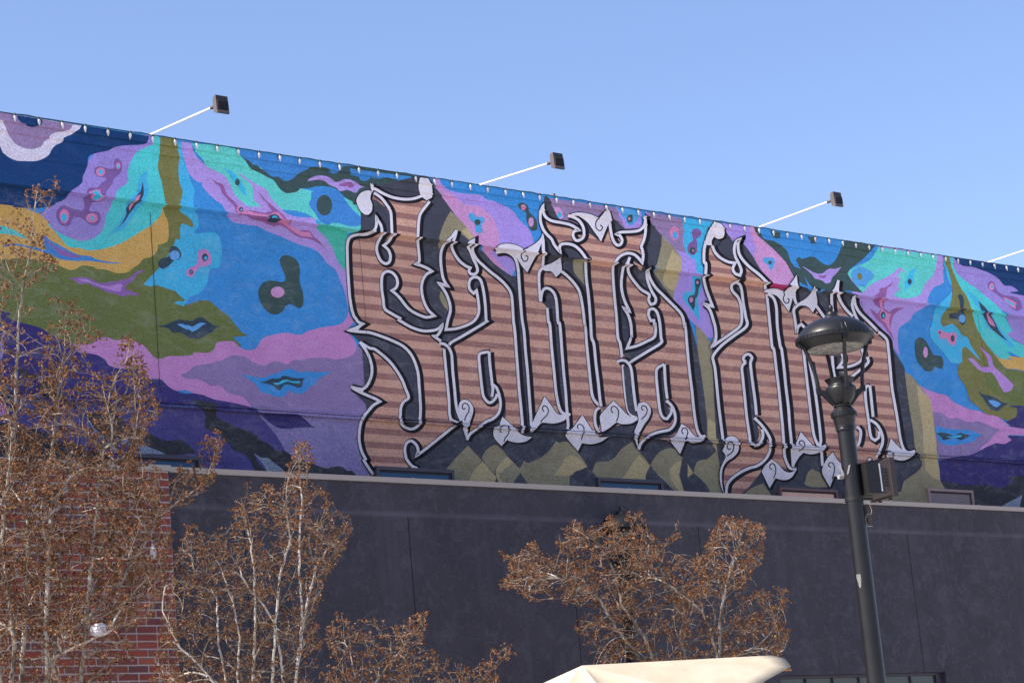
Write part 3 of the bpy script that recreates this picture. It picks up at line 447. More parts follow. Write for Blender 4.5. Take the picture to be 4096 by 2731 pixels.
solid('second_a', 'J 1760,1030 1830,1080 1900,1160 1960,1170 2015,1155 1970,1215 1880,1235 1800,1215 1745,1350 1640,1210 1640,1180 1700,1150'); curl('second_a', 'J 1780,1140 1762,1115 1775,1080 1805,1080 1825,1115 1815,1160 1795,1200')

fill('third_a', 'K 185,300 165,400 185,540 160,680 210,870 255,985 285,1220 230,1420 260,1500 L 280,200 320,600 350,850 365,950 380,1150 340,1300 360,1480 395,1490 560,1500 765,1270 850,1150 1000,1240 1060,1230 1010,1120 985,800 945,400 895,0 K 875,1400 835,1000 820,730 650,580 530,430 520,330 480,400 400,500 250,350')
hole('third_a', 'K 270,300 310,360 380,260 480,330 480,380 490,460 540,600 540,660 490,640 465,590 480,540 420,520 340,480 280,420')
hole('third_a', 'K 230,1420 340,1340 440,1270 540,1190 560,1100 550,980 520,890 460,820 455,760 500,730 540,760 560,830 575,950 600,1090 610,1190 480,1290 350,1390 260,1500')
hole('third_a', 'L 630,60 650,140 660,250 680,400 700,550 720,760 740,900 700,980 650,970 610,700 590,500 565,250 610,120'); hole('third_a', 'L 860,950 900,960 890,1080 820,1180 700,1250 560,1320 470,1400 410,1540 395,1490 470,1330 650,1230 800,1150')
st('third_a', 'K 185,300 165,400 165,520 185,540 180,650 160,680 180,780 210,870 255,985 150,950 220,1010 260,1120 285,1220 285,1340 230,1420 340,1340 440,1270 540,1190 560,1100 550,980 520,890 460,820 455,760 500,730 540,760 560,830 575,950 600,1090 610,1190 480,1290 350,1390 260,1500 265,1568 L 280,200 300,400 320,600 345,800 365,950',
   'K 250,350 280,420 340,480 420,520 490,530 465,590 490,640 540,660 555,610 530,540 490,460 480,380 500,310 540,280 520,330 530,430 580,510 650,580 740,650 820,730 800,760 820,860 835,1000 855,1200 875,1400 L 895,0 920,200 945,400 965,600 985,800 1000,1000 1010,1120 1060,1230 1130,1240',
   'L 600,130 575,100 590,60 630,45 665,80 650,140 660,250 680,400 700,550 712,680', 'L 600,130 560,180 570,300 590,500 610,700 640,900 650,970 700,1000 750,970 780,900 770,830', 'L 690,710 760,780 820,860 860,950 850,1060 800,1150 720,1210 650,1230 560,1270 470,1330 410,1400 395,1500')
solid('third_a', 'K 180,290 200,220 260,120 310,110 360,140 380,220 360,270 310,280 270,255 245,300 250,350 180,340')
solid('third_a', 'L 380,1000 390,930 440,900 500,915 530,970 520,1060 470,1120 400,1170 360,1240 350,1350 370,1500 335,1400 330,1260 370,1160 390,1110 355,1050'); curl('third_a', 'L 445,1030 420,1040 405,1000 420,965 455,970 475,1020 455,1070 400,1110')
solid('third_a', 'L 870,1140 940,1190 1000,1260 1070,1280 1135,1240 1080,1330 1000,1360 910,1340 850,1445 765,1270 800,1210'); curl('third_a', 'L 875,1250 850,1230 860,1195 890,1190 912,1230 910,1290 890,1340')

fill('second_n', 'K 780,830 920,1000 960,1400 L 1000,200 1045,600 1080,1000 1095,1230 1200,1075 1450,990 1400,1200 1700,1300 1950,1150 N 640,860 900,850 820,770 755,450 690,0 M 660,1150 540,970 350,780 300,700 130,560 70,700 60,900 -100,800 K 1400,1050 1320,900 1120,1000 1100,870')
hole('second_n', 'L 1200,20 1230,250 1260,500 1290,750 1320,920 1400,1010 1385,950 1365,750 1340,550 1310,350 1270,100'); hole('second_n', 'K 1145,790 1290,830 1230,900 1150,950'); hole('second_n', 'K 1560,730 1565,830 1590,930 1650,1020 1730,1100 1715,990 1720,920 1640,830')
hole('second_n', 'L 1890,370 1855,400 1860,550 1880,720 1905,900 1950,935 1960,850 1930,700'); hole('second_n', 'M 80,1230 170,1230 150,1400 300,1440 440,1300 460,1330 260,1500 110,1500')
st('second_n', 'K 830,850 890,900 920,1000 930,1200 960,1400 L 975,0 1000,200 1020,400 1045,600 1060,800 1080,1000 1095,1220', 'K 1105,800 1110,900 1130,960', 'K 1190,940 1105,1010 1110,1100 1125,1200 1130,1270 1145,1200 1180,1170 1220,1210', 'K 1330,970 1380,1040 1430,1110', 'L 1200,-60 1205,20 1230,250 1260,500 1290,750 1320,920 1380,1010 1440,1000', 'L 1265,120 1310,350 1340,550 1365,750 1385,950 1400,1210',
   'K 1570,710 1540,800 1500,850 1500,960 1510,1050', 'K 1565,720 1560,830 1590,930 1650,1020 1720,1090', 'K 1732,880 1715,940 1715,990 1750,1090 1790,1160', 'K 1735,900 1745,970 1790,1050 1880,1140 1980,1240 M 540,970 640,1060 660,1150 680,1350 700,1568 N 720,250 755,450 785,650 820,770 870,810 945,795',
   'L 1890,370 1850,400 1855,550 1880,720 1905,900 1950,945 1990,910 1990,850', 'L 1895,370 1910,500 1930,700', 'L 1900,730 1970,780 2020,870 2030,960 2000,1050 1960,1120', 'M 170,1200 190,1280 140,1360 250,1350 350,1310 400,1240 380,1150', 'M 440,1250 450,1310 350,1400 250,1480', 'M 75,1240 90,1400 110,1490', 'L 1760,800 1800,850 1790,950 1770,1000')
solid('second_n', 'K 780,830 830,805 920,800 1000,830 1050,770 1110,690 1130,650 1142,780 1100,870 1050,1040 1000,970 930,880 850,850'); curl('second_n', 'K 1035,900 1052,915 1040,950 1010,945 990,905 1005,860 1000,830 1060,765')
solid('second_n', 'K 1105,1000 1150,950 1230,900 1290,830 1320,770 1340,880 1345,960 1300,1050 1250,990 1180,975')
solid('second_n', 'L 1175,855 1240,930 1310,1000 1380,1020 1450,990 1390,1060 1290,1090 1200,1075 1150,1130 1090,1230 1075,1070 1110,1010'); curl('second_n', 'L 1180,995 1158,975 1170,950 1200,955 1215,990 1190,1030 1150,1060')
solid('second_n', 'L 1510,1065 1560,1150 1615,1210 1640,1330 1520,1320 1480,1435 1400,1290 1410,1210 1460,1120'); curl('second_n', 'L 1490,1225 1465,1210 1475,1180 1505,1180 1525,1220 1520,1290 1500,1350')
solid('second_n', 'N 690,660 750,730 820,790 880,805 945,795 900,860 810,895 720,880 640,860 650,790'); curl('second_n', 'N 660,880 630,840 640,800 680,795 710,830 705,890'); solid('second_n', 'N 440,880 470,862 490,885 460,900')
# ------------------------------------------------------------------ paint materials and mural sheets
def paint(name, rgb):
    m, n, b = new_mat('paint_'+name); c = lin(rgb)
    p = geo_pos(n)
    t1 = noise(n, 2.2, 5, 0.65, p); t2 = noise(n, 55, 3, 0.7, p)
    f1 = ramp(n, t1.outputs[0], 0.3, 0.7, 0.90, 1.10); f2 = ramp(n, t2.outputs[0], 0.32, 0.62, 0.86 if name == 'white' else 0.66, 1.06 if name == 'white' else 1.14)  # f2: fine dark speckle, micro-shadow of the rough stucco put into the colour
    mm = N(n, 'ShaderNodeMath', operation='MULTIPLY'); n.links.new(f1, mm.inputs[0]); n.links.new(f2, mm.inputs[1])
    if name == 'letter_fill':
        sp = N(n, 'ShaderNodeSeparateXYZ'); n.links.new(p, sp.inputs[0])
        wob = noise(n, 1.5, 2, 0.5, p)
        a = N(n, 'ShaderNodeMath', operation='SUBTRACT'); n.links.new(sp.outputs['Z'], a.inputs[0]); a.inputs[1].default_value = STRIPE0
        w = ramp(n, wob.outputs[0], 0, 1, -0.012, 0.012)
        a2 = N(n, 'ShaderNodeMath', operation='ADD'); n.links.new(a.outputs[0], a2.inputs[0]); n.links.new(w, a2.inputs[1])
        d = N(n, 'ShaderNodeMath', operation='DIVIDE'); n.links.new(a2.outputs[0], d.inputs[0]); d.inputs[1].default_value = STRIPEP
        fr = N(n, 'ShaderNodeMath', operation='FRACT'); n.links.new(d.outputs[0], fr.inputs[0])
        e1 = ramp(n, fr.outputs[0], 0.26, 0.30); e2 = ramp(n, fr.outputs[0], 0.70, 0.74, 1, 0)
        fm = N(n, 'ShaderNodeMath', operation='MULTIPLY'); n.links.new(e1, fm.inputs[0]); n.links.new(e2, fm.inputs[1])
        base = mixc(n, fm.outputs[0], lin((184, 142, 126)), lin((140, 100, 95)))
    else:
        base = c
    x = N(n, 'ShaderNodeVectorMath', operation='SCALE')
    if isinstance(base, tuple): x.inputs[0].default_value = base[:3]
    else: n.links.new(base, x.inputs[0])
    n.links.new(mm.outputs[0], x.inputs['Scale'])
    # dry-brushed, lighter scuffs where the coarse stucco has taken less paint
    mp = N(n, 'ShaderNodeMapping'); mp.inputs['Rotation'].default_value = (0, 0.5, 0); mp.inputs['Scale'].default_value = (1.0, 1.0, 2.2); n.links.new(p, mp.inputs[0])
    t4 = noise(n, 3.4, 8, 0.78, mp.outputs[0]); t4.inputs['Distortion'].default_value = 0.6
    sc_ = ramp(n, t4.outputs[0], 0.50, 0.66, 0.0, 0.0 if name in ('ink', 'white') else 0.30)
    lite = tuple(min(0.8, 0.55*c[i]+0.30) for i in range(3))+(1.0,)
    sp3 = N(n, 'ShaderNodeSeparateXYZ'); n.links.new(p, sp3.inputs[0]); lo_ = ramp(n, sp3.outputs['Z'], LEDGE-0.04, LEDGE, 1.0, 0.15)
    sm2 = N(n, 'ShaderNodeMath', operation='MULTIPLY'); n.links.new(sc_, sm2.inputs[0]); n.links.new(lo_, sm2.inputs[1])
    xx = mixc(n, sm2.outputs[0], x.outputs[0], lite)
    n.links.new(xx, b.inputs['Base Color']); b.inputs['Roughness'].default_value = 0.75
    b.inputs['Specular IOR Level'].default_value = 0.25
    # stucco: fine above the moulded ledge, coarse below it, coarser still under the bead
    sp2 = N(n, 'ShaderNodeSeparateXYZ'); n.links.new(p, sp2.inputs[0])
    am = ramp(n, sp2.outputs['Z'], LEDGE-0.04, LEDGE, 1.0, 0.25); am2 = ramp(n, sp2.outputs['Z'], BEAD-0.05, BEAD, 1.0, 0.0)
    n1 = noise(n, 38, 4, 0.62, p); n2 = noise(n, 9, 5, 0.68, p)
    h1 = N(n, 'ShaderNodeMath', operation='MULTIPLY'); n.links.new(n1.outputs[0], h1.inputs[0]); n.links.new(am, h1.inputs[1])
    h2 = N(n, 'ShaderNodeMath', operation='MULTIPLY'); n.links.new(n2.outputs[0], h2.inputs[0]); n.links.new(am2, h2.inputs[1])
    h3 = N(n, 'ShaderNodeMath', operation='MULTIPLY_ADD'); n.links.new(h2.outputs[0], h3.inputs[0]); h3.inputs[1].default_value = 2.5; n.links.new(h1.outputs[0], h3.inputs[2])
    bump(n, b, h3.outputs[0], 0.045, 1.0)
    return m
_s1 = to_wall(*toks('J 1000,72')[0])[1]; _s2 = to_wall(*toks('J 1000,728')[0])[1]
STRIPEP = (_s1-_s2)/5.0; STRIPE0 = _s1 - 0.5*STRIPEP
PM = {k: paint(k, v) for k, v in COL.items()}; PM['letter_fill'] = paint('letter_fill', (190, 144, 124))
EPS = 0.00022
LV = []                                      # (x0,x1,y0,y1,level) of everything painted so far
def level_of(pts, floor=0):
    xs = [p_[0] for p_ in pts]; ys = [p_[1] for p_ in pts]
    bb = (min(xs), max(xs), min(ys), max(ys)); l = floor
    for a, b_, c, d, k in LV:
        if a < bb[1] and b_ > bb[0] and c < bb[3] and d > bb[2]: l = max(l, k)
    l += 1; LV.append(bb+(l,)); return l
class Sheet:
    def __init__(s): s.bm = bmesh.new(); s.mats = []
    def mi(s, name):
        if name not in s.mats: s.mats.append(name)
        return s.mats.index(name)
    def tris(s, P, tr, name, lvl):
        vs = [s.bm.verts.new((x, -lvl*EPS, z)) for x, z in P]; k = s.mi(name)
        for a, b_, c in tr:
            (x0, z0), (x1, z1), (x2, z2) = P[a], P[b_], P[c]
            ar = (x1-x0)*(z2-z0)-(x2-x0)*(z1-z0)
            if abs(ar) < 1e-9: continue
            try: f = s.bm.faces.new((vs[a], vs[b_], vs[c]) if ar > 0 else (vs[a], vs[c], vs[b_]))
            except ValueError: continue
            f.material_index = k
    def poly(s, pts, name, lvl):
        P = [to_wall(*q) for q in pts]
        s.tris(P, tessellate_polygon([[Vector((x, z, 0)) for x, z in P]]), name, lvl)
    def strip(s, pts, hw, name, lvl, sh=(0, 0)):
        P = [Vector(q)+Vector(sh) for q in pts]
        Q = [P[0]]
        for q in P[1:]:
            if (q-Q[-1]).length > 0.8: Q.append(q)
        P = Q; L_, R_ = [], []
        for i, q in enumerate(P):
            a = (q-P[i-1]).normalized() if i else (P[1]-q).normalized()
            b_ = (P[i+1]-q).normalized() if i < len(P)-1 else a
            na, nb = Vector((-a.y, a.x)), Vector((-b_.y, b_.x)); m_ = na+nb
            if m_.length < 0.35: m_ = na
            m_.normalize(); k = min(1.9, 1.0/max(0.3, m_.dot(na)))
            L_.append(q+m_*hw*k); R_.append(q-m_*hw*k)
        W_ = [to_wall(*v) for v in L_+R_]; n_ = len(P); tr = []
        for i in range(n_-1): tr += [(i, i+1, n_+i+1), (i, n_+i+1, n_+i)]
        s.tris(W_, tr, name, lvl)
    def build(s, name, parent):
        bm = s.bm
        for z in PZ[1:-1]:
            bmesh.ops.bisect_plane(bm, geom=bm.verts[:]+bm.edges[:]+bm.faces[:], plane_co=(0, 0, z), plane_no=(0, 0, 1), dist=1e-6)
        for co, no in (((0,0,TOPV), (0,0,1)), ((0,0,5.2), (0,0,-1)), ((6,0,0), (-1,0,0)), ((44,0,0), (1,0,0))):
            bmesh.ops.bisect_plane(bm, geom=bm.verts[:]+bm.edges[:]+bm.faces[:], plane_co=co, plane_no=no, dist=1e-6, clear_outer=True)
        off = Vector(parent.location)
        for v in bm.verts:
            v.co.y += ZW - prof(v.co.z); v.co -= off
        me = bpy.data.meshes.new(name); bm.to_mesh(me); bm.free()
        for k in s.mats: me.materials.append(PM[k])
        o = bpy.data.objects.new(name, me); col.objects.link(o); o.parent = parent
        return o

mural_b = empty('mural_building', (20.0, ZW, 0.0), 'long stucco building covered by a colourful mural with striped blackletter lettering', 'building')
sh = Sheet()
Pb = [(6, 5.2), (44, 5.2), (44, TOPV), (6, TOPV)]
sh.tris(Pb, [(0,1,2), (0,2,3)], 'blue', 0)
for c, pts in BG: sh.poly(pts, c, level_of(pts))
o = sh.build('mural_painting', mural_b); o['label'] = 'flowing mural of blue, olive, gold, lilac and pink shapes with eyes and lips'
for k in ('s', 'a', 'n', 't', 'second_a', 'third_a', 'second_n'):
    d = LET[k]; sh = Sheet()
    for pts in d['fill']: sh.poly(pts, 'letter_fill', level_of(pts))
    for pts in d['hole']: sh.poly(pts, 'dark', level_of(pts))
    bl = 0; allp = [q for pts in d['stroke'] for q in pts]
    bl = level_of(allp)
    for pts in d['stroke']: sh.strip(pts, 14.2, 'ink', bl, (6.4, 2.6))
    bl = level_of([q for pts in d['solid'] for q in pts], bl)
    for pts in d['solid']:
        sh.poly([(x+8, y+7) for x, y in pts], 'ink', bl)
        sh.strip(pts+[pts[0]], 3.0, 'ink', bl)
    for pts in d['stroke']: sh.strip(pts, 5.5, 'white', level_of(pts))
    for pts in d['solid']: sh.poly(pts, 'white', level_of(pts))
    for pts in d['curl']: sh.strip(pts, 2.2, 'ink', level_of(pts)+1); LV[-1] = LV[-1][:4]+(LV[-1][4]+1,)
    o = sh.build('painted_letter', mural_b)
    o['label'] = 'brown striped blackletter letter with white and black outlines'

print('levels', max(v[4] for v in LV))
# wall body behind the paint, roof, parapet cap
m_core = simple('stucco_core', (110, 104, 112), 0.9)
m_roof = simple('roof_felt', (120, 116, 112), 0.9)
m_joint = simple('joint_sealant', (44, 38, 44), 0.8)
mb = MB(); mb.box((6, ZW+0.006, 0), (44, ZW+0.4, TOPV-0.01)); mb.box((6, ZW+12, 0), (44, ZW+12.3, TOPV-0.5))
mb.box((5.7, ZW+0.006, 0), (5.998, ZW+12.3, TOPV-0.01)); mb.box((44.002, ZW+0.006, 0), (44.3, ZW+12.3, TOPV-0.01))
mb.build('wall', m_core, mural_b)
MB().box((6.002, ZW+0.402, TOPV-0.8), (43.998, ZW+11.998, TOPV-0.6)).build('roof', m_roof, mural_b)
m_cap = simple('cap_flashing', (40, 92, 140), 0.5)
MB().box((6, ZW-0.146, TOPV-0.004), (44, ZW+0.45, TOPV+0.006)).build('parapet_cap', m_cap, mural_b)
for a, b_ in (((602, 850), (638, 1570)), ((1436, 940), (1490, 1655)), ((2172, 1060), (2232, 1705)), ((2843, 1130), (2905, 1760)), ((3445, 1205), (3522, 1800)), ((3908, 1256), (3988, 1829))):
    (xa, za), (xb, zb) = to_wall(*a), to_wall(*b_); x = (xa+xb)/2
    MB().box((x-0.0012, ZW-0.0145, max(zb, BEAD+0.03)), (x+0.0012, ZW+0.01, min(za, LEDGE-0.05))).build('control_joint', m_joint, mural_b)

# clerestory windows that show above the lower roof
m_frame = simple('window_frame_dark', (44, 40, 52), 0.45, var=0.06); m_frame_b = simple('window_frame_rust', (84, 58, 58), 0.55); m_frame_m = simple('window_frame_mauve', (118, 98, 98), 0.6)
def glass(name, rgb, rough=0.2):
    m, n, b = new_mat(name); b.inputs['Base Color'].default_value = lin(rgb); b.inputs['Roughness'].default_value = rough
    b.inputs['Specular IOR Level'].default_value = 0.3; return m
m_glass = glass('window_glass_blue', (14, 52, 84)); m_pane_refl = simple('pane_reflecting_beige', (178, 140, 122), 0.5); m_pane_g = simple('pane_grey_brown', (96, 84, 86), 0.6)  # beige pane: the reflection in its glass is put into the base colour
def clerestory(x0, y0, x1, y1, fm, gm, fw=0.045):
    (u0, z0), (u1, z1) = to_wall(x0, y0), to_wall(x1, y0+(x1-x0)*0.062)
    zt = (z0+z1)/2; zb = zt-0.75; Y = ZW-0.012
    w = empty('clerestory_window', (0, 0, 0), '', ''); del w['label']; del w['category']
    w.parent = mural_b; w.location = Vector((u0, ZW, zb))-Vector(mural_b.location)
    f = MB(); f.box((u0, Y-0.045, zt-fw), (u1, ZW+0.02, zt)); f.box((u0, Y-0.044, zb), (u0+fw, ZW+0.019, zt-fw)); f.box((u1-fw, Y-0.044, zb), (u1, ZW+0.019, zt-fw)); f.box((u0+fw, Y-0.044, zb), (u1-fw, ZW+0.019, zb+fw))
    f.build('frame', fm, w)
    f = MB(); i = fw; f.box((u0+i, Y-0.025, zt-i-0.025), (u1-i, ZW+0.018, zt-i-0.001)); f.box((u1-i-0.03, Y-0.024, zb+i), (u1-i-0.001, ZW+0.018, zt-i-0.026)); f.build('inner_sash', m_joint, w)
    MB().box((u0+i, Y-0.018, zb+i), (u1-i-0.031, Y-0.010, zt-i-0.026)).build('pane', gm, w)
clerestory(490, 1812, 795, 1870, m_frame, m_glass); clerestory(1494, 1864, 1806, 1921, m_frame, m_glass)
clerestory(2380, 1909, 2641, 1960, m_frame, m_glass); clerestory(3108, 1949, 3339, 1993, m_frame_b, m_pane_refl, 0.035); clerestory(3701, 1953, 3881, 2022, m_frame_m, m_pane_g, 0.04)

# vent pipe on the roof
q = on_y(2216, 800, ZW+0.7); m_pipe = simple('vent_pipe', (88, 80, 92), 0.5)
ve = empty('vent_pipe', (q.x, ZW+0.7, TOPV-0.7), 'short grey vent pipe standing up behind the parapet', 'pipe')
tp = on_y(2214, 776, ZW+0.7).z
mb = MB(); mb.lathe((q.x, ZW+0.7, 0), [(0.028, TOPV-0.62), (0.028, tp), (0.022, tp), (0.022, tp-0.05)], 16); mb.build('pipe', m_pipe, ve, True)
MB().lathe((q.x, ZW+0.7, 0), [(0.10, TOPV-0.60), (0.05, TOPV-0.58), (0.032, TOPV-0.50), (0.0285, TOPV-0.50)], 16).build('flashing', m_pipe, ve, True)

# ------------------------------------------------------------------ floodlights on arms
m_white = simple('white_pipe', (196, 196, 200), 0.35, var=0.04); m_bronze = simple('floodlight_bronze', (68, 62, 64), 0.5, var=0.08); m_fin = simple('floodlight_fins', (34, 30, 33), 0.45)
def floodlight(bx, by, ex, ey, label):
    u, z = to_wall(bx, by); base = Vector((u, ZW-0.03, TOPV+0.012))
    best = None                               # arm runs square out from the wall: solve length and rise from where its end shows
    for a in np.linspace(0.3, 3.0, 400):
        q = on_y(ex, ey, base.y-a); e = abs(q.x-base.x)
        if best is None or e < best[0]: best = (e, a, q.z)
    a, ez = best[1], best[2]; end = Vector((base.x, base.y-a, ez))
    t = empty('mural_floodlight', base, label, 'floodlight', 'floodlights along the parapet')
    dr = (end-base).normalized()
    MB().tube([base-dr*0.01, end], 0.0125, 12).build('arm', m_white, t, True)
    mb = MB(); mb.obox(base+Vector((0, 0.02, -0.004)), (0.05, 0, 0), (0, 0.05, 0), (0, 0, 0.008)); mb.lathe(base, [(0.03, 0), (0.03, 0.03), (0.019, 0.035)], 12); mb.build('mounting_flange', m_white, t)
    MB().tube([end-dr*0.06, end+dr*0.03], 0.022, 10).build('knuckle', m_bronze, t, True)
    c = end+dr*0.02+Vector((0.045, -0.05, 0.0)); hw, hd, hh = 0.082, 0.034, 0.108; tl = R(8)
    ay = Vector((0, -math.cos(tl), math.sin(tl)*0.6)).normalized(); az = Vector((0, math.sin(tl)*0.6, math.cos(tl))).normalized(); ax = Vector((1, 0, 0))
    h = MB(); prof2 = [(-hd, -hh*0.78), (hd*0.5, -hh), (hd, -hh), (hd, hh), (-hd*0.3, hh), (-hd, hh*0.7)]
    vs = [c+ax*(s*hw)+ay*p_+az*q_ for s in (-1, 1) for p_, q_ in prof2]
    h.add(vs, [tuple(range(5, -1, -1)), tuple(range(6, 12))]+[(i, (i+1) % 6, 6+(i+1) % 6, 6+i) for i in range(6)]); hs = h.build('housing', m_bronze, t)
    for i in range(10):
        MB().obox(c+ax*(-hw*0.86+i*hw*0.19)+ay*(hd+0.008)+az*(-hh*0.12), ax*0.0035, ay*0.010, az*hh*0.5).build('cooling_fin', m_fin, t)
    MB().obox(c+ay*(hd+0.0015)+az*0.02, ax*(hw*0.98), ay*0.003, az*hh*0.80).build('back_plate', m_fin, t)
    MB().obox(c+ay*(hd+0.003)-az*(hh*0.86), ax*(hw*0.98), ay*0.006, az*hh*0.13).build('lower_lip', m_bronze, t)
    MB().obox(c-ay*(hd+0.012)+az*0.01, ax*(hw*0.5), ay*0.012, az*hh*0.45).build('mount_box', m_bronze, t)
    return a
FA = [floodlight(604, 555, 856, 427, 'floodlight on white arm above the dark blue and turquoise end of the mural'),
      floodlight(1921, 757, 2203, 651, 'floodlight on white arm above the pink and lilac flower patch, left of the vent pipe'),
      floodlight(3041, 925.5, 3323, 804, 'floodlight on white arm above the third letter A, right of the vent pipe'),
      floodlight(3960, 1064, 4215, 962, 'floodlight on white arm at the far end above the navy and lilac paint')]

# ------------------------------------------------------------------ string of clear bulbs along the parapet
m_cable = simple('cable_green', (24, 44, 46), 0.6)
m_bulb, n, b = new_mat('clear_bulb'); b.inputs['Base Color'].default_value = (0.82, 0.82, 0.84, 1); b.inputs['Roughness'].default_value = 0.12; b.inputs['Transmission Weight'].default_value = 0.42; b.inputs['IOR'].default_value = 1.45; b.inputs['Coat Weight'].default_value = 0.6
sl = empty('light_string', (12.0, ZW-0.15, TOPV), 'string of clear pointed bulbs clipped along the top of the mural wall', 'light string')
u0 = to_wall(*toks('A 145,215')[0])[0]; us = [u0+0.3052*k for k in range(-8, 72)]
pts = []
for k, u in enumerate(us):
    pts += [(u, ZW-0.156, TOPV-0.004+random.uniform(-.003, .003)), (u+0.15, ZW-0.156, TOPV-0.002+random.uniform(-.004, .012))]
MB().tube(pts, 0.0045, 5).build('cable', m_cable, sl)
bm_ = None
for u in us:
    tx, ty = random.uniform(-.10, .10), random.uniform(-.1, .1)
    if bm_ is None:
        mb = MB(); mb.lathe((0,0,0), [(0.0, -0.088), (0.004, -0.084), (0.011, -0.066), (0.0155, -0.045), (0.0150, -0.032), (0.0105, -0.022), (0.0, -0.022)], 10)
        bo = mb.build('bulb', m_bulb, None, True); bm_ = bo.data
        mb = MB(); mb.lathe((0,0,0), [(0.0, -0.026), (0.0095, -0.026), (0.0115, 0.0), (0.006, 0.008), (0, 0.008)], 8); so = mb.build('socket', m_cable, None, True); sm_ = so.data
    else:
        bo = bpy.data.objects.new('bulb', bm_); col.objects.link(bo); so = bpy.data.objects.new('socket', sm_); col.objects.link(so)
    bo.parent = sl; bo.location = Vector((u, ZW-0.163, TOPV-0.004))-Vector(sl.location); bo.rotation_euler = (tx, ty, 0); bo.scale = (1.2, 1.2, 1.15); so.parent = bo

# ------------------------------------------------------------------ lower building in front: charcoal stucco, metal coping
YF = ZW-1.2
ct = on_y(2200, 1939.9, YF).z; ch = 0.062
m_coping, n, b = new_mat('coping_metal'); b.inputs['Base Color'].default_value = lin((124, 115, 111)); b.inputs['Roughness'].default_value = 0.55
def stucco(name, rgb, rgb2):
    m, n, b = new_mat(name); p = geo_pos(n)
    t1 = noise(n, 1.1, 8, 0.74, p); t2 = noise(n, 5, 7, 0.78, p); t2.inputs['Distortion'].default_value = 0.7; t3 = noise(n, 60, 3, 0.7, p)
    c1 = mixc(n, ramp(n, t1.outputs[0], 0.38, 0.66), lin(rgb), lin(rgb2))
    c2 = mixc(n, ramp(n, t2.outputs[0], 0.50, 0.66, 0, 0.7), c1, lin(tuple(min(255, v*1.22) for v in rgb2)))
    c3 = mixc(n, ramp(n, t3.outputs[0], 0.35, 0.65, 0.5, 0), c2, lin(tuple(v*0.6 for v in rgb)))
    st_ = N(n, 'ShaderNodeMapping'); st_.inputs['Scale'].default_value = (1, 1, 0.06); n.links.new(p, st_.inputs[0]); t5 = noise(n, 4.5, 5, 0.6, st_.outputs[0])
    c3 = mixc(n, ramp(n, t5.outputs[0], 0.55, 0.75, 0, 0.28), c3, lin(tuple(v*1.18 for v in rgb2)))
    sz = N(n, 'ShaderNodeSeparateXYZ'); n.links.new(p, sz.inputs[0]); bz = on_y(2791, 2105, YF).z      # lap mark left by the plasterer's day joint
    b1 = ramp(n, sz.outputs['Z'], bz-0.02, bz+0.015); b2 = ramp(n, sz.outputs['Z'], bz+0.02, bz+0.075, 1, 0); bb = N(n, 'ShaderNodeMath', operation='MULTIPLY'); n.links.new(b1, bb.inputs[0]); n.links.new(b2, bb.inputs[1])
    b3 = N(n, 'ShaderNodeMath', operation='MULTIPLY'); n.links.new(bb.outputs[0], b3.inputs[0]); n.links.new(ramp(n, t1.outputs[0], 0.3, 0.6, 0.1, 0.7), b3.inputs[1])
    c3 = mixc(n, b3.outputs[0], c3, lin(tuple(v*1.25 for v in rgb2)))
    n.links.new(c3, b.inputs['Base Color']); b.inputs['Roughness'].default_value = 0.85; b.inputs['Specular IOR Level'].default_value = 0.2
    h = N(n, 'ShaderNodeMath', operation='MULTIPLY_ADD'); n.links.new(t2.outputs[0], h.inputs[0]); h.inputs[1].default_value = 2.0; n.links.new(t3.outputs[0], h.inputs[2])
    bump(n, b, h.outputs[0], 0.012); return m
m_char = stucco('charcoal_stucco', (52, 51, 60), (63, 60, 69))
front = empty('charcoal_annexe', (20, YF, 0), 'single storey annexe of charcoal stucco with beige metal coping below the mural', 'building')
XB = on_y(676, 1890, YF-0.06).x               # right end of the brick bay
X1 = 46.0
jx = [on_y(*a, YF).x for a in ((976, 2100), (1650, 2300), (2321, 2600), (2797, 2160), (3660, 2390))]
zj = on_y(2791, 2105, YF).z                   # joints stop at this line
win0, win1 = on_y(3120, 2690, YF), on_y(3782, 2690, YF); wz = on_y(3400, 2694, YF).z
edges_ = [XB-0.05]+jx+[X1]; g = 0.006
MB().box((XB-0.05, YF, zj+0.0008), (X1, YF+0.2, ct-ch)).build('stucco_panel', m_char, front)
for a, b_ in zip(edges_[:-1], edges_[1:]):
    a0, b0 = a+(g if a > XB else 0), b_-(g if b_ < X1 else 0)
    segs = [(a0, b0, 0.0)]
    if a0 < win1.x and b0 > win0.x:
        segs = []
        if win0.x > a0+0.05: segs.append((a0, win0.x, 0.0))
        segs.append((max(a0, win0.x)+0.0005, min(b0, win1.x), wz))
        if win1.x < b0-0.05: segs.append((win1.x+0.0005, b0, 0.0))
    mb = MB()
    for s0, s1, zb in segs: mb.box((s0, YF+0.001, zb), (s1, YF+0.2, zj))
    mb.build('stucco_panel', m_char, front)
MB().box((XB-0.05, YF+0.201, 0), (X1, YF+0.34, ct-ch-0.01)).build('backing_wall', m_joint, front)
MB().box((XB-2.6, YF+0.342, ct-0.55), (X1, ZW-0.1, ct-0.4)).build('roof', m_roof, front)
ce = [XB+0.02]+[on_y(x, 1935, YF).x for x in (1655, 2516, 3256)]; d_ = ce[2]-ce[1]; ce += [ce[-1]+d_*k for k in range(1, 6)]
for i, (a, b_) in enumerate(zip(ce[:-1], ce[1:])):
    mb = MB(); mb.box((a+0.0015, YF-0.03, ct-ch), (b_-0.0015, YF+0.38, ct)); mb.build('coping_piece', m_coping, front)
    MB().box((b_-0.03, YF-0.0325, ct-ch-0.002), (b_+0.0005, YF+0.382, ct+0.003)).build('coping_joint_cover', m_coping, front)
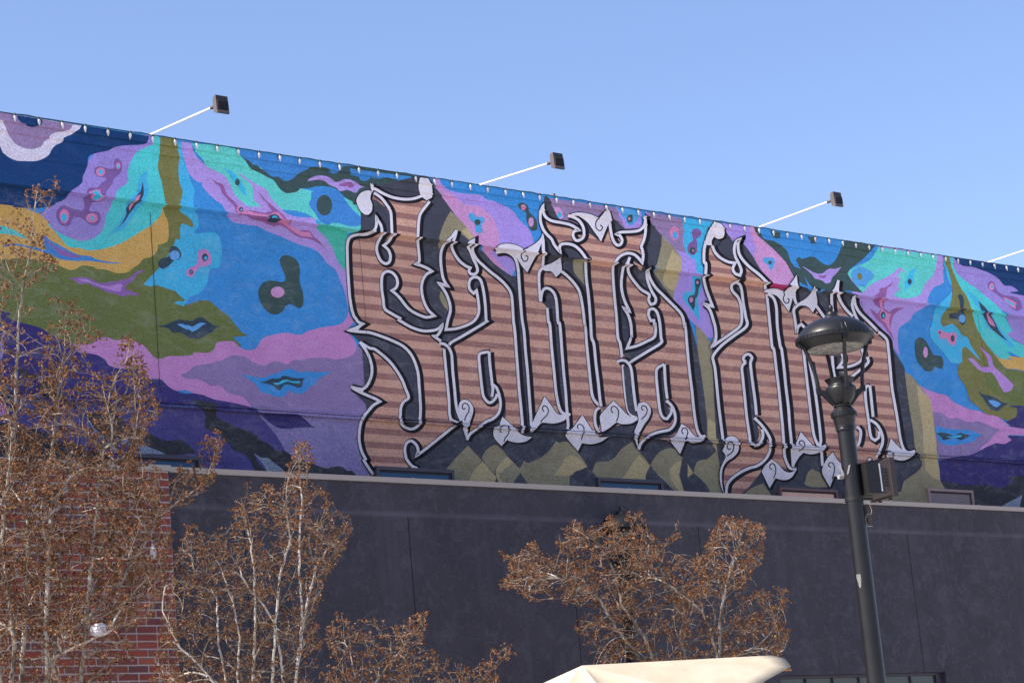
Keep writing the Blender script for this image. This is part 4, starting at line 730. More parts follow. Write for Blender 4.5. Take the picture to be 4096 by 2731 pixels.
# window strip low in the charcoal wall
wf = empty('strip_window', (0, 0, 0), '', ''); del wf['label']; del wf['category']; wf.parent = front; wf.location = Vector((win0.x, YF, wz-1.4))-Vector(front.location)
m_gl2 = glass('window_glass_grey', (58, 62, 62), 0.12)
mb = MB(); mb.box((win0.x+0.001, YF+0.08, wz-0.035), (win1.x-0.001, YF+0.16, wz-0.001)); mb.box((win1.x-0.12, YF+0.08, wz-1.4), (win1.x-0.001, YF+0.16, wz-0.036)); mb.box((win0.x+0.001, YF+0.08, wz-1.4), (win0.x+0.05, YF+0.16, wz-0.036)); mb.build('frame', m_frame, wf)
nx = 6; xs = np.linspace(win0.x+0.05, win1.x-0.12, nx+1)
for i in range(nx):
    MB().box((xs[i]+0.012, YF+0.115, wz-1.4), (xs[i+1]-0.012, YF+0.125, wz-0.036)).build('pane', m_gl2, wf)
    if i: MB().box((xs[i]-0.0115, YF+0.085, wz-1.4), (xs[i]+0.0115, YF+0.155, wz-0.036)).build('mullion', m_frame, wf)

# ------------------------------------------------------------------ brick bay
YB = YF-0.06
row = on_y(620, 2300, YB).z-on_y(620, 2331, YB).z; bl = row*3.0; mj = 0.019
ctb = ct+0.002
brickb = empty('brick_bay', (XB-1.5, YB, 0), 'red brick bay with pale mortar and beige coping beside the charcoal stucco', 'building')
m_mortar = simple('mortar', (140, 134, 138), 0.95, bmp=0.003)
m_brick, n, b = new_mat('brick'); oi = N(n, 'ShaderNodeObjectInfo'); p = geo_pos(n)
vr = N(n, 'ShaderNodeValToRGB'); cr = vr.color_ramp; cr.interpolation = 'LINEAR'
cr.elements[0].position = 0.0; cr.elements[0].color = lin((70, 46, 50)); cr.elements[1].position = 1.0; cr.elements[1].color = lin((128, 66, 48))
for pos, c in ((0.2, (86, 44, 44)), (0.45, (102, 46, 40)), (0.7, (112, 52, 42)), (0.85, (88, 54, 54))):
    e = cr.elements.new(pos); e.color = lin(c)
ncell = N(n, 'ShaderNodeTexWhiteNoise', noise_dimensions='1D'); n.links.new(oi.outputs['Random'], ncell.inputs['W'])
n.links.new(ncell.outputs[0], vr.inputs[0]); t = noise(n, 40, 5, 0.7, p)
x = N(n, 'ShaderNodeVectorMath', operation='SCALE'); n.links.new(vr.outputs[0], x.inputs[0]); n.links.new(ramp(n, t.outputs[0], 0.3, 0.7, 0.8, 1.2), x.inputs['Scale'])
n.links.new(x.outputs[0], b.inputs['Base Color']); b.inputs['Roughness'].default_value = 0.9; bump(n, b, t.outputs[0], 0.004)
XL = XB-6.0
MB().box((XL, YB+0.012, 0), (XB-0.006, YF+0.33, ctb-ch)).build('wall', m_mortar, brickb)
def brick_mesh(L):
    bm = bmesh.new(); bmesh.ops.create_cube(bm, size=1.0)
    for v in bm.verts: v.co = Vector((v.co.x*(L-mj), v.co.y*0.06, v.co.z*(row-mj)))
    bmesh.ops.bevel(bm, geom=[e for e in bm.edges if all(v.co.y < 0 for v in e.verts)], offset=0.004, segments=1, affect='EDGES')
    me = bpy.data.meshes.new('brick'); bm.to_mesh(me); bm.free(); me.materials.append(m_brick); return me
bmesh_s, bmesh_h = brick_mesh(bl), brick_mesh(bl/2)
zt = ctb-ch-0.01; nr = int(zt/row); xvis = on_y(-30, 2300, YB).x; zvis = on_y(300, 2760, YB).z
stuffv = MB(); nb = 0; off = Vector(brickb.location)
for r_ in range(nr):
    z = zt-(r_+0.5)*row; xr = XB; k = 0; hd = (r_ % 6 == 3)
    if r_ % 2: 
        seq = [0.5]
    else: seq = []
    while xr > XL+0.3:
        L = seq.pop(0) if seq else (0.5 if hd and k % 2 else 1.0)
        L = L*bl; xc = xr-L/2; k += 1; xr -= L
        if xc > xvis and z > zvis and nb < 298:
            o = bpy.data.objects.new('brick', bmesh_s if L > bl*0.75 else bmesh_h); col.objects.link(o); o.parent = brickb; nb += 1
            o.location = Vector((xc-0.004, YB+0.03+random.uniform(-.003, .003), z+random.uniform(-.0015, .0015)))-off; o.rotation_euler = (0, random.uniform(-.006, .006), 0)
        else:
            stuffv.box((xc-L/2+mj/2, YB+random.uniform(-.003, .003), z-row/2+mj/2), (xc+L/2-mj/2, YB+0.05, z+row/2-mj/2))
s_ = stuffv.build('bricks_beyond', m_brick, brickb); s_['kind'] = 'stuff'
MB().box((XL, YB-0.03, ctb-ch), (XB+0.012, YB+0.4, ctb)).build('coping_piece', m_coping, brickb)
# ------------------------------------------------------------------ street lamps
m_black = simple('lamp_paint', (18, 18, 21), 0.36, var=0.2, scale=6, spec=0.32)
m_lens, n, b = new_mat('lamp_lens'); p = geo_pos(n); t = noise(n, 14, 4, 0.7, p)
n.links.new(mixc(n, ramp(n, t.outputs[0], 0.4, 0.6), (0.22, 0.21, 0.19, 1), (0.50, 0.46, 0.40, 1)), b.inputs['Base Color']); b.inputs['Roughness'].default_value = 0.15; b.inputs['Coat Weight'].default_value = 0.6
def lamp(x, y, zr, label, rot=0.0):
    t = empty('street_lamp', (x, y, 0), label, 'street lamp', 'black post lamps with domed shades')
    c = (x, y, zr)
    pole = MB().lathe((x, y, 0), [(0.11, 0.0), (0.11, 0.25), (0.082, 0.30), (0.080, zr*0.5), (0.0725, zr-0.80)], 28).build('pole', m_black, t, True)
    MB().lathe((x, y, 0), [(0.20, 0.0), (0.20, 0.06), (0.17, 0.12), (0.14, 0.35), (0.125, 0.40), (0.112, 0.41)], 24).build('base', m_black, t, True)
    MB().lathe(c, [(0.0735, -0.90), (0.0735, -0.815), (0.082, -0.812), (0.084, -0.800), (0.080, -0.790), (0.086, -0.784), (0.084, -0.772), (0.086, -0.76), (0.094, -0.72), (0.101, -0.69)], 32).build('sleeve', m_black, t, True)
    cl = MB().lathe(c, [(0.101, -0.692), (0.108, -0.690), (0.108, -0.652), (0.104, -0.648), (0.082, -0.615), (0.070, -0.606), (0.078, -0.602), (0.079, -0.592), (0.072, -0.586), (0.05, -0.584)], 32).build('collar', m_black, t, True)
    mb = MB()
    for k in range(20):
        a = 2*math.pi*k/20; ax = Vector((math.cos(a), math.sin(a), 0)); ay = Vector((-math.sin(a), math.cos(a), 0))
        mb.obox(Vector(c)+ax*0.108+Vector((0, 0, -0.671)), ax*0.0035, ay*0.010, Vector((0, 0, 0.017)))
    mb.build('tooth_ring', m_black, cl)
    MB().lathe(c, [(0.052, -0.590), (0.070, -0.580), (0.100, -0.545), (0.122, -0.500), (0.131, -0.462), (0.130, -0.442), (0.126, -0.432), (0.118, -0.428), (0.104, -0.414), (0.103, -0.405), (0.110, -0.388), (0.122, -0.368), (0.130, -0.360), (0.124, -0.358), (0.095, -0.40), (0.0, -0.41)], 36).build('vase', m_black, t, True)
    for k in range(4):
        a = rot+math.pi/2*k; ax = Vector((math.cos(a), math.sin(a), 0)); ay = Vector((-math.sin(a), math.cos(a), 0)); C = Vector(c)
        arm = MB().tube([C+ax*0.196+Vector((0,0,-0.43)), C+ax*0.200+Vector((0,0,-0.36)), C+ax*0.214+Vector((0,0,-0.28)), C+ax*0.236+Vector((0,0,-0.19)), C+ax*0.268+Vector((0,0,-0.10)), C+ax*0.285+Vector((0,0,-0.05))], 0.0170, 10).build('arm', m_black, t, True)
        br = MB(); pr = [(0.215, -0.425), (0.215, -0.475), (0.185, -0.480), (0.150, -0.515), (0.085, -0.590), (0.062, -0.575), (0.10, -0.545), (0.131, -0.46), (0.175, -0.445), (0.178, -0.425)]
        n_ = len(pr); br.add([C+ax*r_+ay*(s*0.016)+Vector((0, 0, z_)) for s in (-1, 1) for r_, z_ in pr], [tuple(range(n_)), tuple(range(2*n_-1, n_-1, -1))]+[(i, n_+i, n_+(i+1) % n_, (i+1) % n_) for i in range(n_)])
        br.build('bracket', m_black, arm)
        MB().obox(C+ax*0.290+Vector((0, 0, -0.045)), ax*0.030, ay*0.022, Vector((0, 0, 0.022))).build('clip', m_black, arm)
    dome = MB().lathe(c, [(0.325, 0.012), (0.318, 0.030), (0.295, 0.068), (0.255, 0.106), (0.205, 0.138), (0.150, 0.161), (0.100, 0.173), (0.075, 0.177)], 48).build('dome', m_black, t, True)
    for k in range(4):                       # folded seams over the dome
        a = rot+math.pi/2*k; ax = Vector((math.cos(a), math.sin(a), 0)); ay = Vector((-math.sin(a), math.cos(a), 0))
        for s in (-0.016, 0.016):
            MB().tube([Vector(c)+ax*r_+ay*s*(r_/0.33+0.3)+Vector((0, 0, z_+0.0005)) for r_, z_ in ((0.324, 0.014), (0.295, 0.068), (0.255, 0.106), (0.205, 0.138), (0.150, 0.161), (0.085, 0.176))], 0.0026, 5).build('seam', m_black, dome)
    rim = MB().lathe(c, [(0.322, 0.016), (0.334, 0.012), (0.336, -0.022), (0.330, -0.030), (0.318, -0.030)], 48).build('rim', m_black, t, True)
    for k in range(44):
        a = 2*math.pi*(k+0.5)/44; ax = Vector((math.cos(a), math.sin(a), 0)); ay = Vector((-math.sin(a), math.cos(a), 0))
        if k == 0:
            ro = MB().obox((0.336, 0, -0.005), (0.003, 0, 0), (0, 0.019, 0), (0, 0, 0.0155)).build('rim_tooth', m_black, None)
        else:
            ro = bpy.data.objects.new('rim_tooth', ro.data); col.objects.link(ro)
        ro.parent = rim; ro.location = (0, 0, zr); ro.rotation_euler = (0, 0, a)
    MB().lathe(c, [(0.318, -0.030), (0.300, -0.040), (0.272, -0.072), (0.262, -0.088), (0.250, -0.092), (0.243, -0.086)], 48).build('reflector_skirt', m_black, t, True)
    MB().lathe(c, [(0.244, -0.087), (0.15, -0.093), (0.06, -0.096), (0.0, -0.0965)], 40).build('lens', m_lens, t, True)
    MB().lathe(c, [(0.080, 0.174), (0.078, 0.184), (0.062, 0.192), (0.050, 0.212), (0.044, 0.226), (0.030, 0.230), (0.022, 0.236), (0.0, 0.236)], 24).build('cap', m_black, t, True)
    MB().lathe(c, [(0.0, 0.300), (0.006, 0.298), (0.016, 0.286), (0.020, 0.268), (0.017, 0.250), (0.012, 0.240), (0.016, 0.236), (0.0, 0.234)], 16).build('finial', m_black, t, True)
    return t
ZL1, ZL2 = 20.0, 29.8
q1 = at_z(3338, 1353, ZL1); q2 = at_z(2488, 2113, ZL2)
print('LAMP heights', q1.z, q2.z, 'arms', FA, 'row', row, 'stripe', STRIPEP, 'y', q2.y, YF)
lampA = lamp(q1.x, q1.y, q1.z, 'tall black street lamp with bare dome, equipment boxes strapped to its post', R(-32))
lamp(q2.x, q2.y, q2.z, 'black street lamp half hidden behind brown seed heads, close to the charcoal wall', R(-20))

# equipment on the near lamp post
rx = Vector((math.sin(YAW), -math.cos(YAW), 0)); fy = Vector((math.cos(YAW), math.sin(YAW), 0)); uz = Vector((0, 0, 1))
def post_pt(py):                              # point on the post axis at a photograph row
    best = min(np.linspace(0, q1.z, 1200), key=lambda z: abs(proj(Vector((q1.x, q1.y, z)))[1]-py)); return Vector((q1.x, q1.y, best))
def proj(w):
    d = w-CAM; z = d.dot(FW); return (SW/2+FPX*d.dot(RT)/z, SH/2-FPX*d.dot(UP)/z)
m_eq = simple('equipment_brown', (44, 36, 36), 0.5); m_eqd = simple('equipment_black', (12, 11, 12), 0.5); m_strap = simple('strap_white', (112, 112, 115), 0.5); m_steel = simple('steel', (180, 180, 180), 0.35, metal=0.8)
e0 = post_pt(1925)
fl = empty('post_floodlight', e0, 'boxy brown floodlight bracketed to the side of the lamp post', 'floodlight')
fa = (rx*0.86+fy*0.50).normalized(); fb = Vector((-fa.y, fa.x, 0))    # faces away along fa
c0 = e0+fa*0.175+rx*0.045+uz*0.01
MB().obox(c0-fa*0.083, fa*0.075, fb*0.12, uz*0.135).build('rear_housing', m_eqd, fl)
mb = MB()
def frustum(mb, c, a, h0, h1):
    vs = [c-fa*a+fb*(s*h0[0])+uz*(t_*h0[1]) for s, t_ in ((-1,-1),(1,-1),(1,1),(-1,1))]+[c+fa*a+fb*(s*h1[0])+uz*(t_*h1[1]) for s, t_ in ((-1,-1),(1,-1),(1,1),(-1,1))]
    mb.add(vs, [(0,3,2,1),(4,5,6,7),(0,1,5,4),(1,2,6,5),(2,3,7,6),(3,0,4,7)])
frustum(mb, c0+fa*0.030, 0.038, (0.12, 0.135), (0.15, 0.158)); mb.build('front_housing', m_eq, fl)
MB().obox(c0+fa*0.092, fa*0.026, fb*0.16, uz*0.168).build('lens_frame', m_eq, fl)
MB().obox(c0+fa*0.1205, fa*0.004, fb*0.142, uz*0.150).build('lens', m_lens, fl)
for k in range(6): MB().obox(c0+fa*0.028-fb*0.137+uz*(-0.07+k*0.028)+fb*0.0, fa*0.024, fb*0.004, uz*0.005).build('cooling_rib', m_eqd, fl)
MB().obox(c0-fb*0.1225+fa*-0.02, fa*0.006, fb*0.004, uz*0.12).build('side_strap', m_steel, fl)
MB().obox(e0+fa*0.11-uz*0.15, fa*0.08, fb*0.012, uz*0.008).build('bracket', m_eqd, fl)
MB().lathe(e0-uz*0.15, [(0.0745, -0.02), (0.080, -0.02), (0.080, 0.02), (0.0745, 0.02)], 24).build('clamp_band', m_eqd, fl)
for s in (-1, 1): MB().obox(c0+fa*0.10+fb*(s*0.07)-uz*0.172, fa*0.012, fb*0.010, uz*0.010).build('hinge', m_eqd, fl)
# small control box below it
e1 = post_pt(2060); cb = empty('control_box', e1, 'small rounded brown control box on the post below the floodlight', 'control box')
bmx = bmesh.new(); bmesh.ops.create_cube(bmx, size=1.0); bmesh.ops.scale(bmx, vec=(0.065, 0.05, 0.17), verts=bmx.verts); bmesh.ops.bevel(bmx, geom=bmx.edges[:], offset=0.016, segments=3, affect='EDGES')
me = bpy.data.meshes.new('case'); bmx.to_mesh(me); bmx.free(); me.materials.append(m_eq); o = bpy.data.objects.new('case', me); col.objects.link(o); o.parent = cb; o.location = rx*0.105; o.rotation_euler = (0, 0, YAW-math.pi/2)
MB().obox(e1+rx*0.075, rx*0.012, fy*0.02, uz*0.05).build('mount', m_eqd, cb)
w_ = [e1+rx*0.10-fy*0.03+uz*0.085]
for k in range(14): a = k*0.55; w_.append(e1+rx*(0.10+0.03*math.sin(a))-fy*(0.034+0.01*math.cos(a))+uz*(0.08-0.016*k+0.02*math.cos(a*1.7)))
m_wire = simple('thin_wire', (150, 140, 120), 0.5); MB().tube(w_, 0.0016, 4).build('wire', m_wire, cb)
# bolt-on white cable light
e2 = post_pt(1905)-rx*0.085-fy*0.02; bt = empty('spot_fitting', e2, 'small white tubular fitting with fins clamped to the left of the lamp post', 'light fitting')
MB().tube([e2-rx*0.03-fy*0.02, e2+rx*0.012], 0.020, 14).build('barrel', m_strap, bt, True); MB().tube([e2+rx*0.012, e2+rx*0.030-uz*0.004], 0.017, 14).build('neck', m_eqd, bt, True)
for s, h in ((-1, 0.075), (1, 0.085)): MB().obox(e2+rx*(0.028+0.030*s)-fy*0.052+uz*0.05, rx*0.008+uz*0.003*s, fy*0.002, uz*0.038-rx*0.012*-s).build('fin', m_strap, bt)
MB().lathe(post_pt(1908), [(0.0735, -0.008), (0.0765, -0.008), (0.0765, 0.008), (0.0735, 0.008)], 24).build('clamp_band', m_eqd, bt)
# torn paper on the post
e3 = post_pt(2325); dn = (-rx*0.62-fy*0.78).normalized(); dt = Vector((-dn.y, dn.x, 0))
pv = []; pf = []
for i, (w0, w1, z_) in enumerate(((-0.022, 0.016, 0.06), (-0.024, 0.020, 0.03), (-0.014, 0.018, 0.0), (-0.010, 0.014, -0.03), (-0.004, 0.010, -0.055))):
    for j in range(5):
        a = (w0+(w1-w0)*j/4)/0.0785; dd = dn*math.cos(a)+dt*math.sin(a); pv.append(e3+dd*0.0808+uz*z_)
    if i: pf += [(5*i-5+j, 5*i-4+j, 5*i+1+j, 5*i+j) for j in range(4)]
tp_ = MB().add(pv, pf).build('torn_sticker', simple('paper', (84, 86, 85), 0.8, var=0.7, scale=90), None); tp_['label'] = 'torn remnant of a white paper sticker on the lamp post'; tp_['category'] = 'sticker'

# ------------------------------------------------------------------ patio umbrella
m_canvas, n, b = new_mat('umbrella_canvas'); p = geo_pos(n); t = noise(n, 5, 5, 0.6, p)
n.links.new(mixc(n, ramp(n, t.outputs[0], 0.35, 0.7), (0.37, 0.315, 0.235, 1), (0.42, 0.37, 0.29, 1)), b.inputs['Base Color']); b.inputs['Roughness'].default_value = 0.9; b.inputs['Specular IOR Level'].default_value = 0.1
bump(n, b, noise(n, 3, 3, 0.5, p).outputs[0], 0.010)
ZU = 14.5
def up(x, y, dz=0.0): return at_z(x, y, ZU+dz)
apex = up(2330, 2662)
um = empty('patio_umbrella', (apex.x, apex.y, 0), 'cream canvas patio umbrella tilted in the sun before the trees', 'umbrella')
rim = [up(3085, 2622, 0.55), up(3140, 2634, 0.45), up(3163, 2664, 0.30), up(3060, 2722, 0.05), up(2900, 2800, -0.55), up(2560, 2960, -1.25), up(2060, 2990, -0.9), up(1860, 2930, 0.0), up(1960, 2830, 0.7), up(2330, 2715, 1.2), up(2700, 2676, 1.05)]
vs = []; fs = []; nr_ = len(rim); RS, AS = 10, 8
for a in range(nr_*AS):
    i, f = divmod(a, AS); f /= AS; A, B_ = rim[i], rim[(i+1) % nr_]
    sag = 4*f*(1-f)*(0.0 if i < 3 else 1.0)
    for r_ in range(1, RS+1):
        t_ = r_/RS; e = A.lerp(B_, f)
        pnt = apex.lerp(e, t_*(1-0.05*sag)) - uz*(0.11*sag*t_*(1-t_*0.35)) 
        vs.append(pnt)
vs.append(apex); na = nr_*AS
for a in range(na):
    b_ = (a+1) % na; fs.append((na*RS, a*RS, b_*RS))
    for r_ in range(RS-1): fs.append((a*RS+r_, a*RS+r_+1, b_*RS+r_+1, b_*RS+r_))
cn = MB().add(vs, fs).build('canopy', m_canvas, um, True); sd = cn.modifiers.new('thick', 'SOLIDIFY'); sd.thickness = 0.004
m_wood = simple('umbrella_pole_wood', (120, 84, 56), 0.5)
MB().tube([(apex.x, apex.y, 0.05), apex-uz*0.01], 0.022, 12).build('pole', m_wood, um, True)
MB().lathe((apex.x, apex.y, 0), [(0.0, 0.0), (0.26, 0.0), (0.26, 0.05), (0.05, 0.08), (0.03, 0.35), (0.023, 0.36)], 24).build('base', m_black, um, True)
for A in rim: MB().tube([apex-uz*0.02, A-uz*0.02], 0.009, 6).build('rib', m_wood, um)

# ------------------------------------------------------------------ crape myrtles in winter: grown towards points filling each crown
def bark(name, c1, c2, sc):
    m, n, b = new_mat(name); p = geo_pos(n); mp = N(n, 'ShaderNodeMapping'); mp.inputs['Scale'].default_value = (1, 1, 0.35); n.links.new(p, mp.inputs[0])
    t = noise(n, sc, 5, 0.65, mp.outputs[0]); n.links.new(mixc(n, ramp(n, t.outputs[0], 0.38, 0.64), c1, c2), b.inputs['Base Color']); b.inputs['Roughness'].default_value = 0.8; b.inputs['Specular IOR Level'].default_value = 0.2
    bump(n, b, t.outputs[0], 0.006); return m
m_bark = bark('bark_pale', (0.10, 0.072, 0.052, 1), (0.46, 0.42, 0.37, 1), 10); m_bark2 = bark('bark_white', (0.30, 0.26, 0.22, 1), (0.66, 0.63, 0.59, 1), 10); m_twig = bark('twig', (0.085, 0.056, 0.04, 1), (0.36, 0.30, 0.245, 1), 18)
m_pod, n, b = new_mat('seed_pod'); p = geo_pos(n); t = noise(n, 48, 2, 0.6, p); vr = N(n, 'ShaderNodeValToRGB'); cr = vr.color_ramp
cr.elements[0].position = 0.38; cr.elements[0].color = (0.016, 0.008, 0.005, 1); cr.elements[1].position = 0.70; cr.elements[1].color = (0.46, 0.28, 0.15, 1)
e = cr.elements.new(0.45); e.color = (0.13, 0.046, 0.014, 1); e = cr.elements.new(0.56); e.color = (0.27, 0.105, 0.03, 1)
n.links.new(t.outputs[0], vr.inputs[0]); n.links.new(vr.outputs[0], b.inputs['Base Color']); b.inputs['Roughness'].default_value = 0.45; b.inputs['Specular IOR Level'].default_value = 0.4

from mathutils import noise as mnoise
def inpoly(pts, x, y):
    x = np.asarray(x); y = np.asarray(y); c = np.zeros(len(x), bool); n_ = len(pts)
    for i in range(n_):
        (x0, y0), (x1, y1) = pts[i], pts[i-1]
        k = (y0 > y) != (y1 > y); xx = (x1-x0)*(y-y0)/(y1-y0+1e-9)+x0; c ^= k & (x < xx)
    return c
POD = []
for a in range(5):                            # split capsule: five little valves round a hollow
    q0, q1_ = 2*math.pi*a/5, 2*math.pi*(a+0.8)/5; qm = (q0+q1_)/2
    POD.append(((0, 0, -0.7), (0.75*math.cos(q0), 0.75*math.sin(q0), 0.1), (0.62*math.cos(qm), 0.62*math.sin(qm), 0.9), (0.75*math.cos(q1_), 0.75*math.sin(q1_), 0.1)))
POD = np.array(POD)
def tree(label, Z, base_px, crowns, trunks, step=0.06, bk=None, podp=0.9, pods=(2, 5), seed=1, podr=0.0085):
    rg = np.random.default_rng(seed); rd = random.Random(seed)
    bx, by = base_px; gp = at_z(bx, by, Z); base = Vector((gp.x, gp.y, 0))
    t = empty('crape_myrtle', base, label, 'tree', 'bare crape myrtles with brown seed heads')
    at = []
    for poly, cnt, depth, zoff in crowns:
        P = np.array(poly); lo, hi = P.min(0), P.max(0); got = 0
        cx = (lo+hi)/2
        while got < cnt:
            s = rg.uniform(lo, hi, (800, 2)); s = s[inpoly(poly, s[:, 0], s[:, 1])]
            for x, y in s:
                w = at_z(x, y, Z+zoff+rg.normal(0, depth*0.45))
                if mnoise.noise(w*3.3)+0.5*mnoise.noise(w*8.0)+rg.normal(0, 0.12) < -0.06: continue
                at.append(w); got += 1
                if got >= cnt: break
    nodes = []; par = []
    def addn(p_, pr): nodes.append(Vector(p_)); par.append(pr); return len(nodes)-1
    root = addn(base, -1)
    for tr in trunks:                         # scaffold limbs, each a list of (x, y, depth offset)
        pts = [at_z(x, y, Z+d) for x, y, d in tr]
        low = pts[0]; b0 = base+Vector(((low.x-base.x)*0.15, (low.y-base.y)*0.15, 0))
        chain = [b0+Vector((rd.uniform(-.05, .05), rd.uniform(-.05, .05), 0))]
        nseg = 8; c_ = base.lerp(low, 0.5); c_.x = b0.x+(low.x-b0.x)*0.3; c_.y = b0.y+(low.y-b0.y)*0.3
        for k in range(1, nseg): 
            s = k/nseg; chain.append(b0*(1-s)**2+c_*2*s*(1-s)+low*s*s)
        pr = root
        full = chain+pts
        for a, c2 in zip(full[:-1], full[1:]):
            L = (c2-a).length; m_ = max(1, int(L/step))
            for k in range(1, m_+1):
                w = a.lerp(c2, k/m_)+Vector((rd.gauss(0, .004), rd.gauss(0, .004), 0)); pr = addn(w, pr)
    rd.shuffle(at); k0 = 0; bs = 24
    while k0 < len(at):
        kd = kdtree.KDTree(len(nodes))
        for i, v in enumerate(nodes): kd.insert(v, i)
        kd.balance()
        for tip in at[k0:k0+int(bs)]:
            best = None
            for co, i, d in kd.find_n(tip, 14):
                if d < 0.012 or co.z < 0.8: continue
                to = (tip-co)/d; pd = (co-nodes[par[i]]).normalized() if par[i] >= 0 else Vector((0, 0, 1))
                cost = d*(1+0.9*(1-to.dot(pd))+max(0, -to.z)*1.2)
                if best is None or cost < best[0]: best = (cost, i, d, to, pd)
            if best is None: continue
            _, i, d, to, pd = best
            d0 = (pd*0.5+to*0.7+Vector((rd.gauss(0, .12), rd.gauss(0, .12), 0.22))).normalized(); a0 = nodes[i]; c_ = a0+d0*d*0.5
            m_ = max(1, int(d/step)); pr = i
            for k in range(1, m_+1):
                s = k/m_; pr = addn(a0*(1-s)**2+c_*2*s*(1-s)+tip*s*s, pr)
        k0 += int(bs); bs *= 1.5
    n_ = len(nodes); kids = [[] for _ in range(n_)]
    for i, p_ in enumerate(par):
        if p_ >= 0: kids[p_].append(i)
    e_ = 2.72; r0 = 0.0017; acc = [0.0]*n_
    for i in range(n_-1, -1, -1):
        if not kids[i]: acc[i] = r0**e_
        else: acc[i] = sum(acc[k] for k in kids[i])
    rad = [min(0.042, a**(1/e_)) for a in acc]
    bt, tw = MB(), MB()
    seen = [False]*n_
    for i in range(n_):
        if par[i] >= 0 and seen[i]: continue
        starts = [i] if par[i] < 0 else []
        if par[i] >= 0: starts = [i]
        for s in starts:
            ch = [par[s]] if par[s] >= 0 else []; k = s
            while True:
                ch.append(k); seen[k] = True
                if not kids[k]: break
                k = max(kids[k], key=lambda z: acc[z])
            if len(ch) < 2: continue
            rr = [rad[c] for c in ch]
            if par[s] >= 0: rr[0] = min(rr[0], rr[1]*1.15)
            rr[-1] *= 0.5
            cut = next((q for q, r_ in enumerate(rr) if r_ < 0.0075), len(ch))
            if cut >= 2: bt.tube([nodes[c] for c in ch[:cut+1]], rr[:cut+1], 7, False)
            if cut < len(ch)-1: a0 = max(0, cut-1) if cut else 0; tw.tube([nodes[c] for c in ch[a0:]], rr[a0:], 3, False)
    bt.build('trunk', bk or m_bark, t, True); tw.build('twigs', m_twig, t, True)
    tips = [i for i in range(n_) if not kids[i]]; V = []; F = []
    loc = np.array(tuple(base))
    for i in tips:
        if rd.random() > podp: continue
        d0 = nodes[i]-nodes[par[i]]
        dn_ = d0.normalized(); ln = rd.uniform(0.04, 0.12)
        for k in range(rd.randint(*pods)):
            f_ = rd.random(); w_r = 0.022*(1-0.55*f_)
            c = nodes[i]-dn_*(ln*(1-f_)-0.01)+Vector((rd.gauss(0, w_r), rd.gauss(0, w_r), rd.gauss(0, w_r*0.8)))
            s = podr*rd.uniform(0.75, 1.25); M_ = np.array(Matrix.Rotation(rd.uniform(0, 6.3), 3, 'Z') @ Matrix.Rotation(rd.uniform(-1.2, 1.2), 3, 'X') @ Matrix.Rotation(rd.uniform(0, 6.3), 3, 'Z'))
            q = (POD.reshape(-1, 3)*s) @ M_.T+np.array(tuple(c))-loc
            k0 = len(V); V += q.tolist(); F += [(k0+4*a, k0+4*a+1, k0+4*a+2, k0+4*a+3) for a in range(5)]
    me = bpy.data.meshes.new('seed_pods'); me.from_pydata(V, [], F); me.update(); me.materials.append(m_pod)
    o = bpy.data.objects.new('seed_pods', me); col.objects.link(o); o.parent = t; o['kind'] = 'stuff'
    print('tree', label[:30], n_, len(tips), len(F))

tree('tallest crape myrtle, pale slim stems rising before the olive and gold paint and brick bay', 22.0, (150, 3400),
  [([(-150,900),(0,830),(40,800),(105,765),(150,740),(180,750),(218,700),(240,745),(212,860),(205,960),(185,1010),(245,1040),(235,1080),(150,1130),(130,1250),(60,1300),(-150,1400)], 411, 0.55, 0),
   ([(-200,1300),(60,1280),(160,1330),(165,1230),(205,1170),(260,1200),(318,1190),(330,1240),(360,1250),(360,1310),(415,1320),(400,1370),(370,1400),(300,1520),(-200,1560)], 515, 0.6, 0),
   ([(-200,1520),(150,1500),(330,1430),(400,1480),(450,1490),(500,1320),(525,1330),(545,1370),(580,1420),(595,1490),(620,1530),(640,1600),(660,1640),(600,1710),(570,1790),(560,1860),(480,1900),(-200,1900)], 2414, 0.75, 0),
   ([(-200,1850),(560,1830),(640,1880),(670,2000),(640,2150),(690,2120),(680,2260),(640,2400),(600,2480),(500,2520),(-200,2560)], 6730, 0.9, 0),
   ([(690,1900),(800,1760),(860,1710),(895,1730),(890,1800),(850,1950),(760,2010),(700,2040),(600,2120),(560,2060)], 285, 0.4, 0.1),
   ([(-200,2500),(420,2520),(560,2560),(520,2700),(300,2900),(-200,2900)], 1179, 0.8, 0)],
  [[(45,2731,0),(60,2600,0),(45,2450,0),(28,2300,0),(10,2150,0),(20,2000,0),(34,1900,0),(57,1706,0),(69,1400,0),(69,1332,0),(90,1187,0),(99,1130,0),(110,1060,0),(122,988,0),(130,900,0),(148,760,0)],
   [(85,2731,.15),(100,2500,.15),(105,2350,.2),(115,2200,.2),(108,2050,.25),(120,2000,.25),(200,1850,.2),(215,1750,.2),(225,1620,.2),(240,1500,.2),(260,1400,.2),(230,1340,.2)],
   [(190,2731,-.2),(185,2500,-.2),(190,2350,-.2),(195,2170,-.2),(205,2020,-.1),(290,1900,0),(390,1870,0),(420,1750,0),(460,1620,.1),(510,1560,.1)],
   [(210,2731,-.1),(225,2580,-.1),(270,2540,-.1),(340,2480,0),(420,2400,0),(480,2330,0),(560,2200,.1),(640,2060,.1),(720,2000,.1),(820,1930,.1),(870,1800,.1)],
   [(395,1980,0),(385,1900,.05),(400,1840,.05),(450,1700,.05),(470,1600,.05)],
   [(5,2731,-.3),(-30,2500,-.3),(-60,2200,-.3),(-70,1900,-.3),(-60,1600,-.2)],
   [(240,2731,-.3),(200,2640,-.3),(270,2600,-.35),(360,2560,-.4),(430,2520,-.4),(480,2440,-.4)]], seed=3, podp=0.8, pods=(2, 6), podr=0.0140)

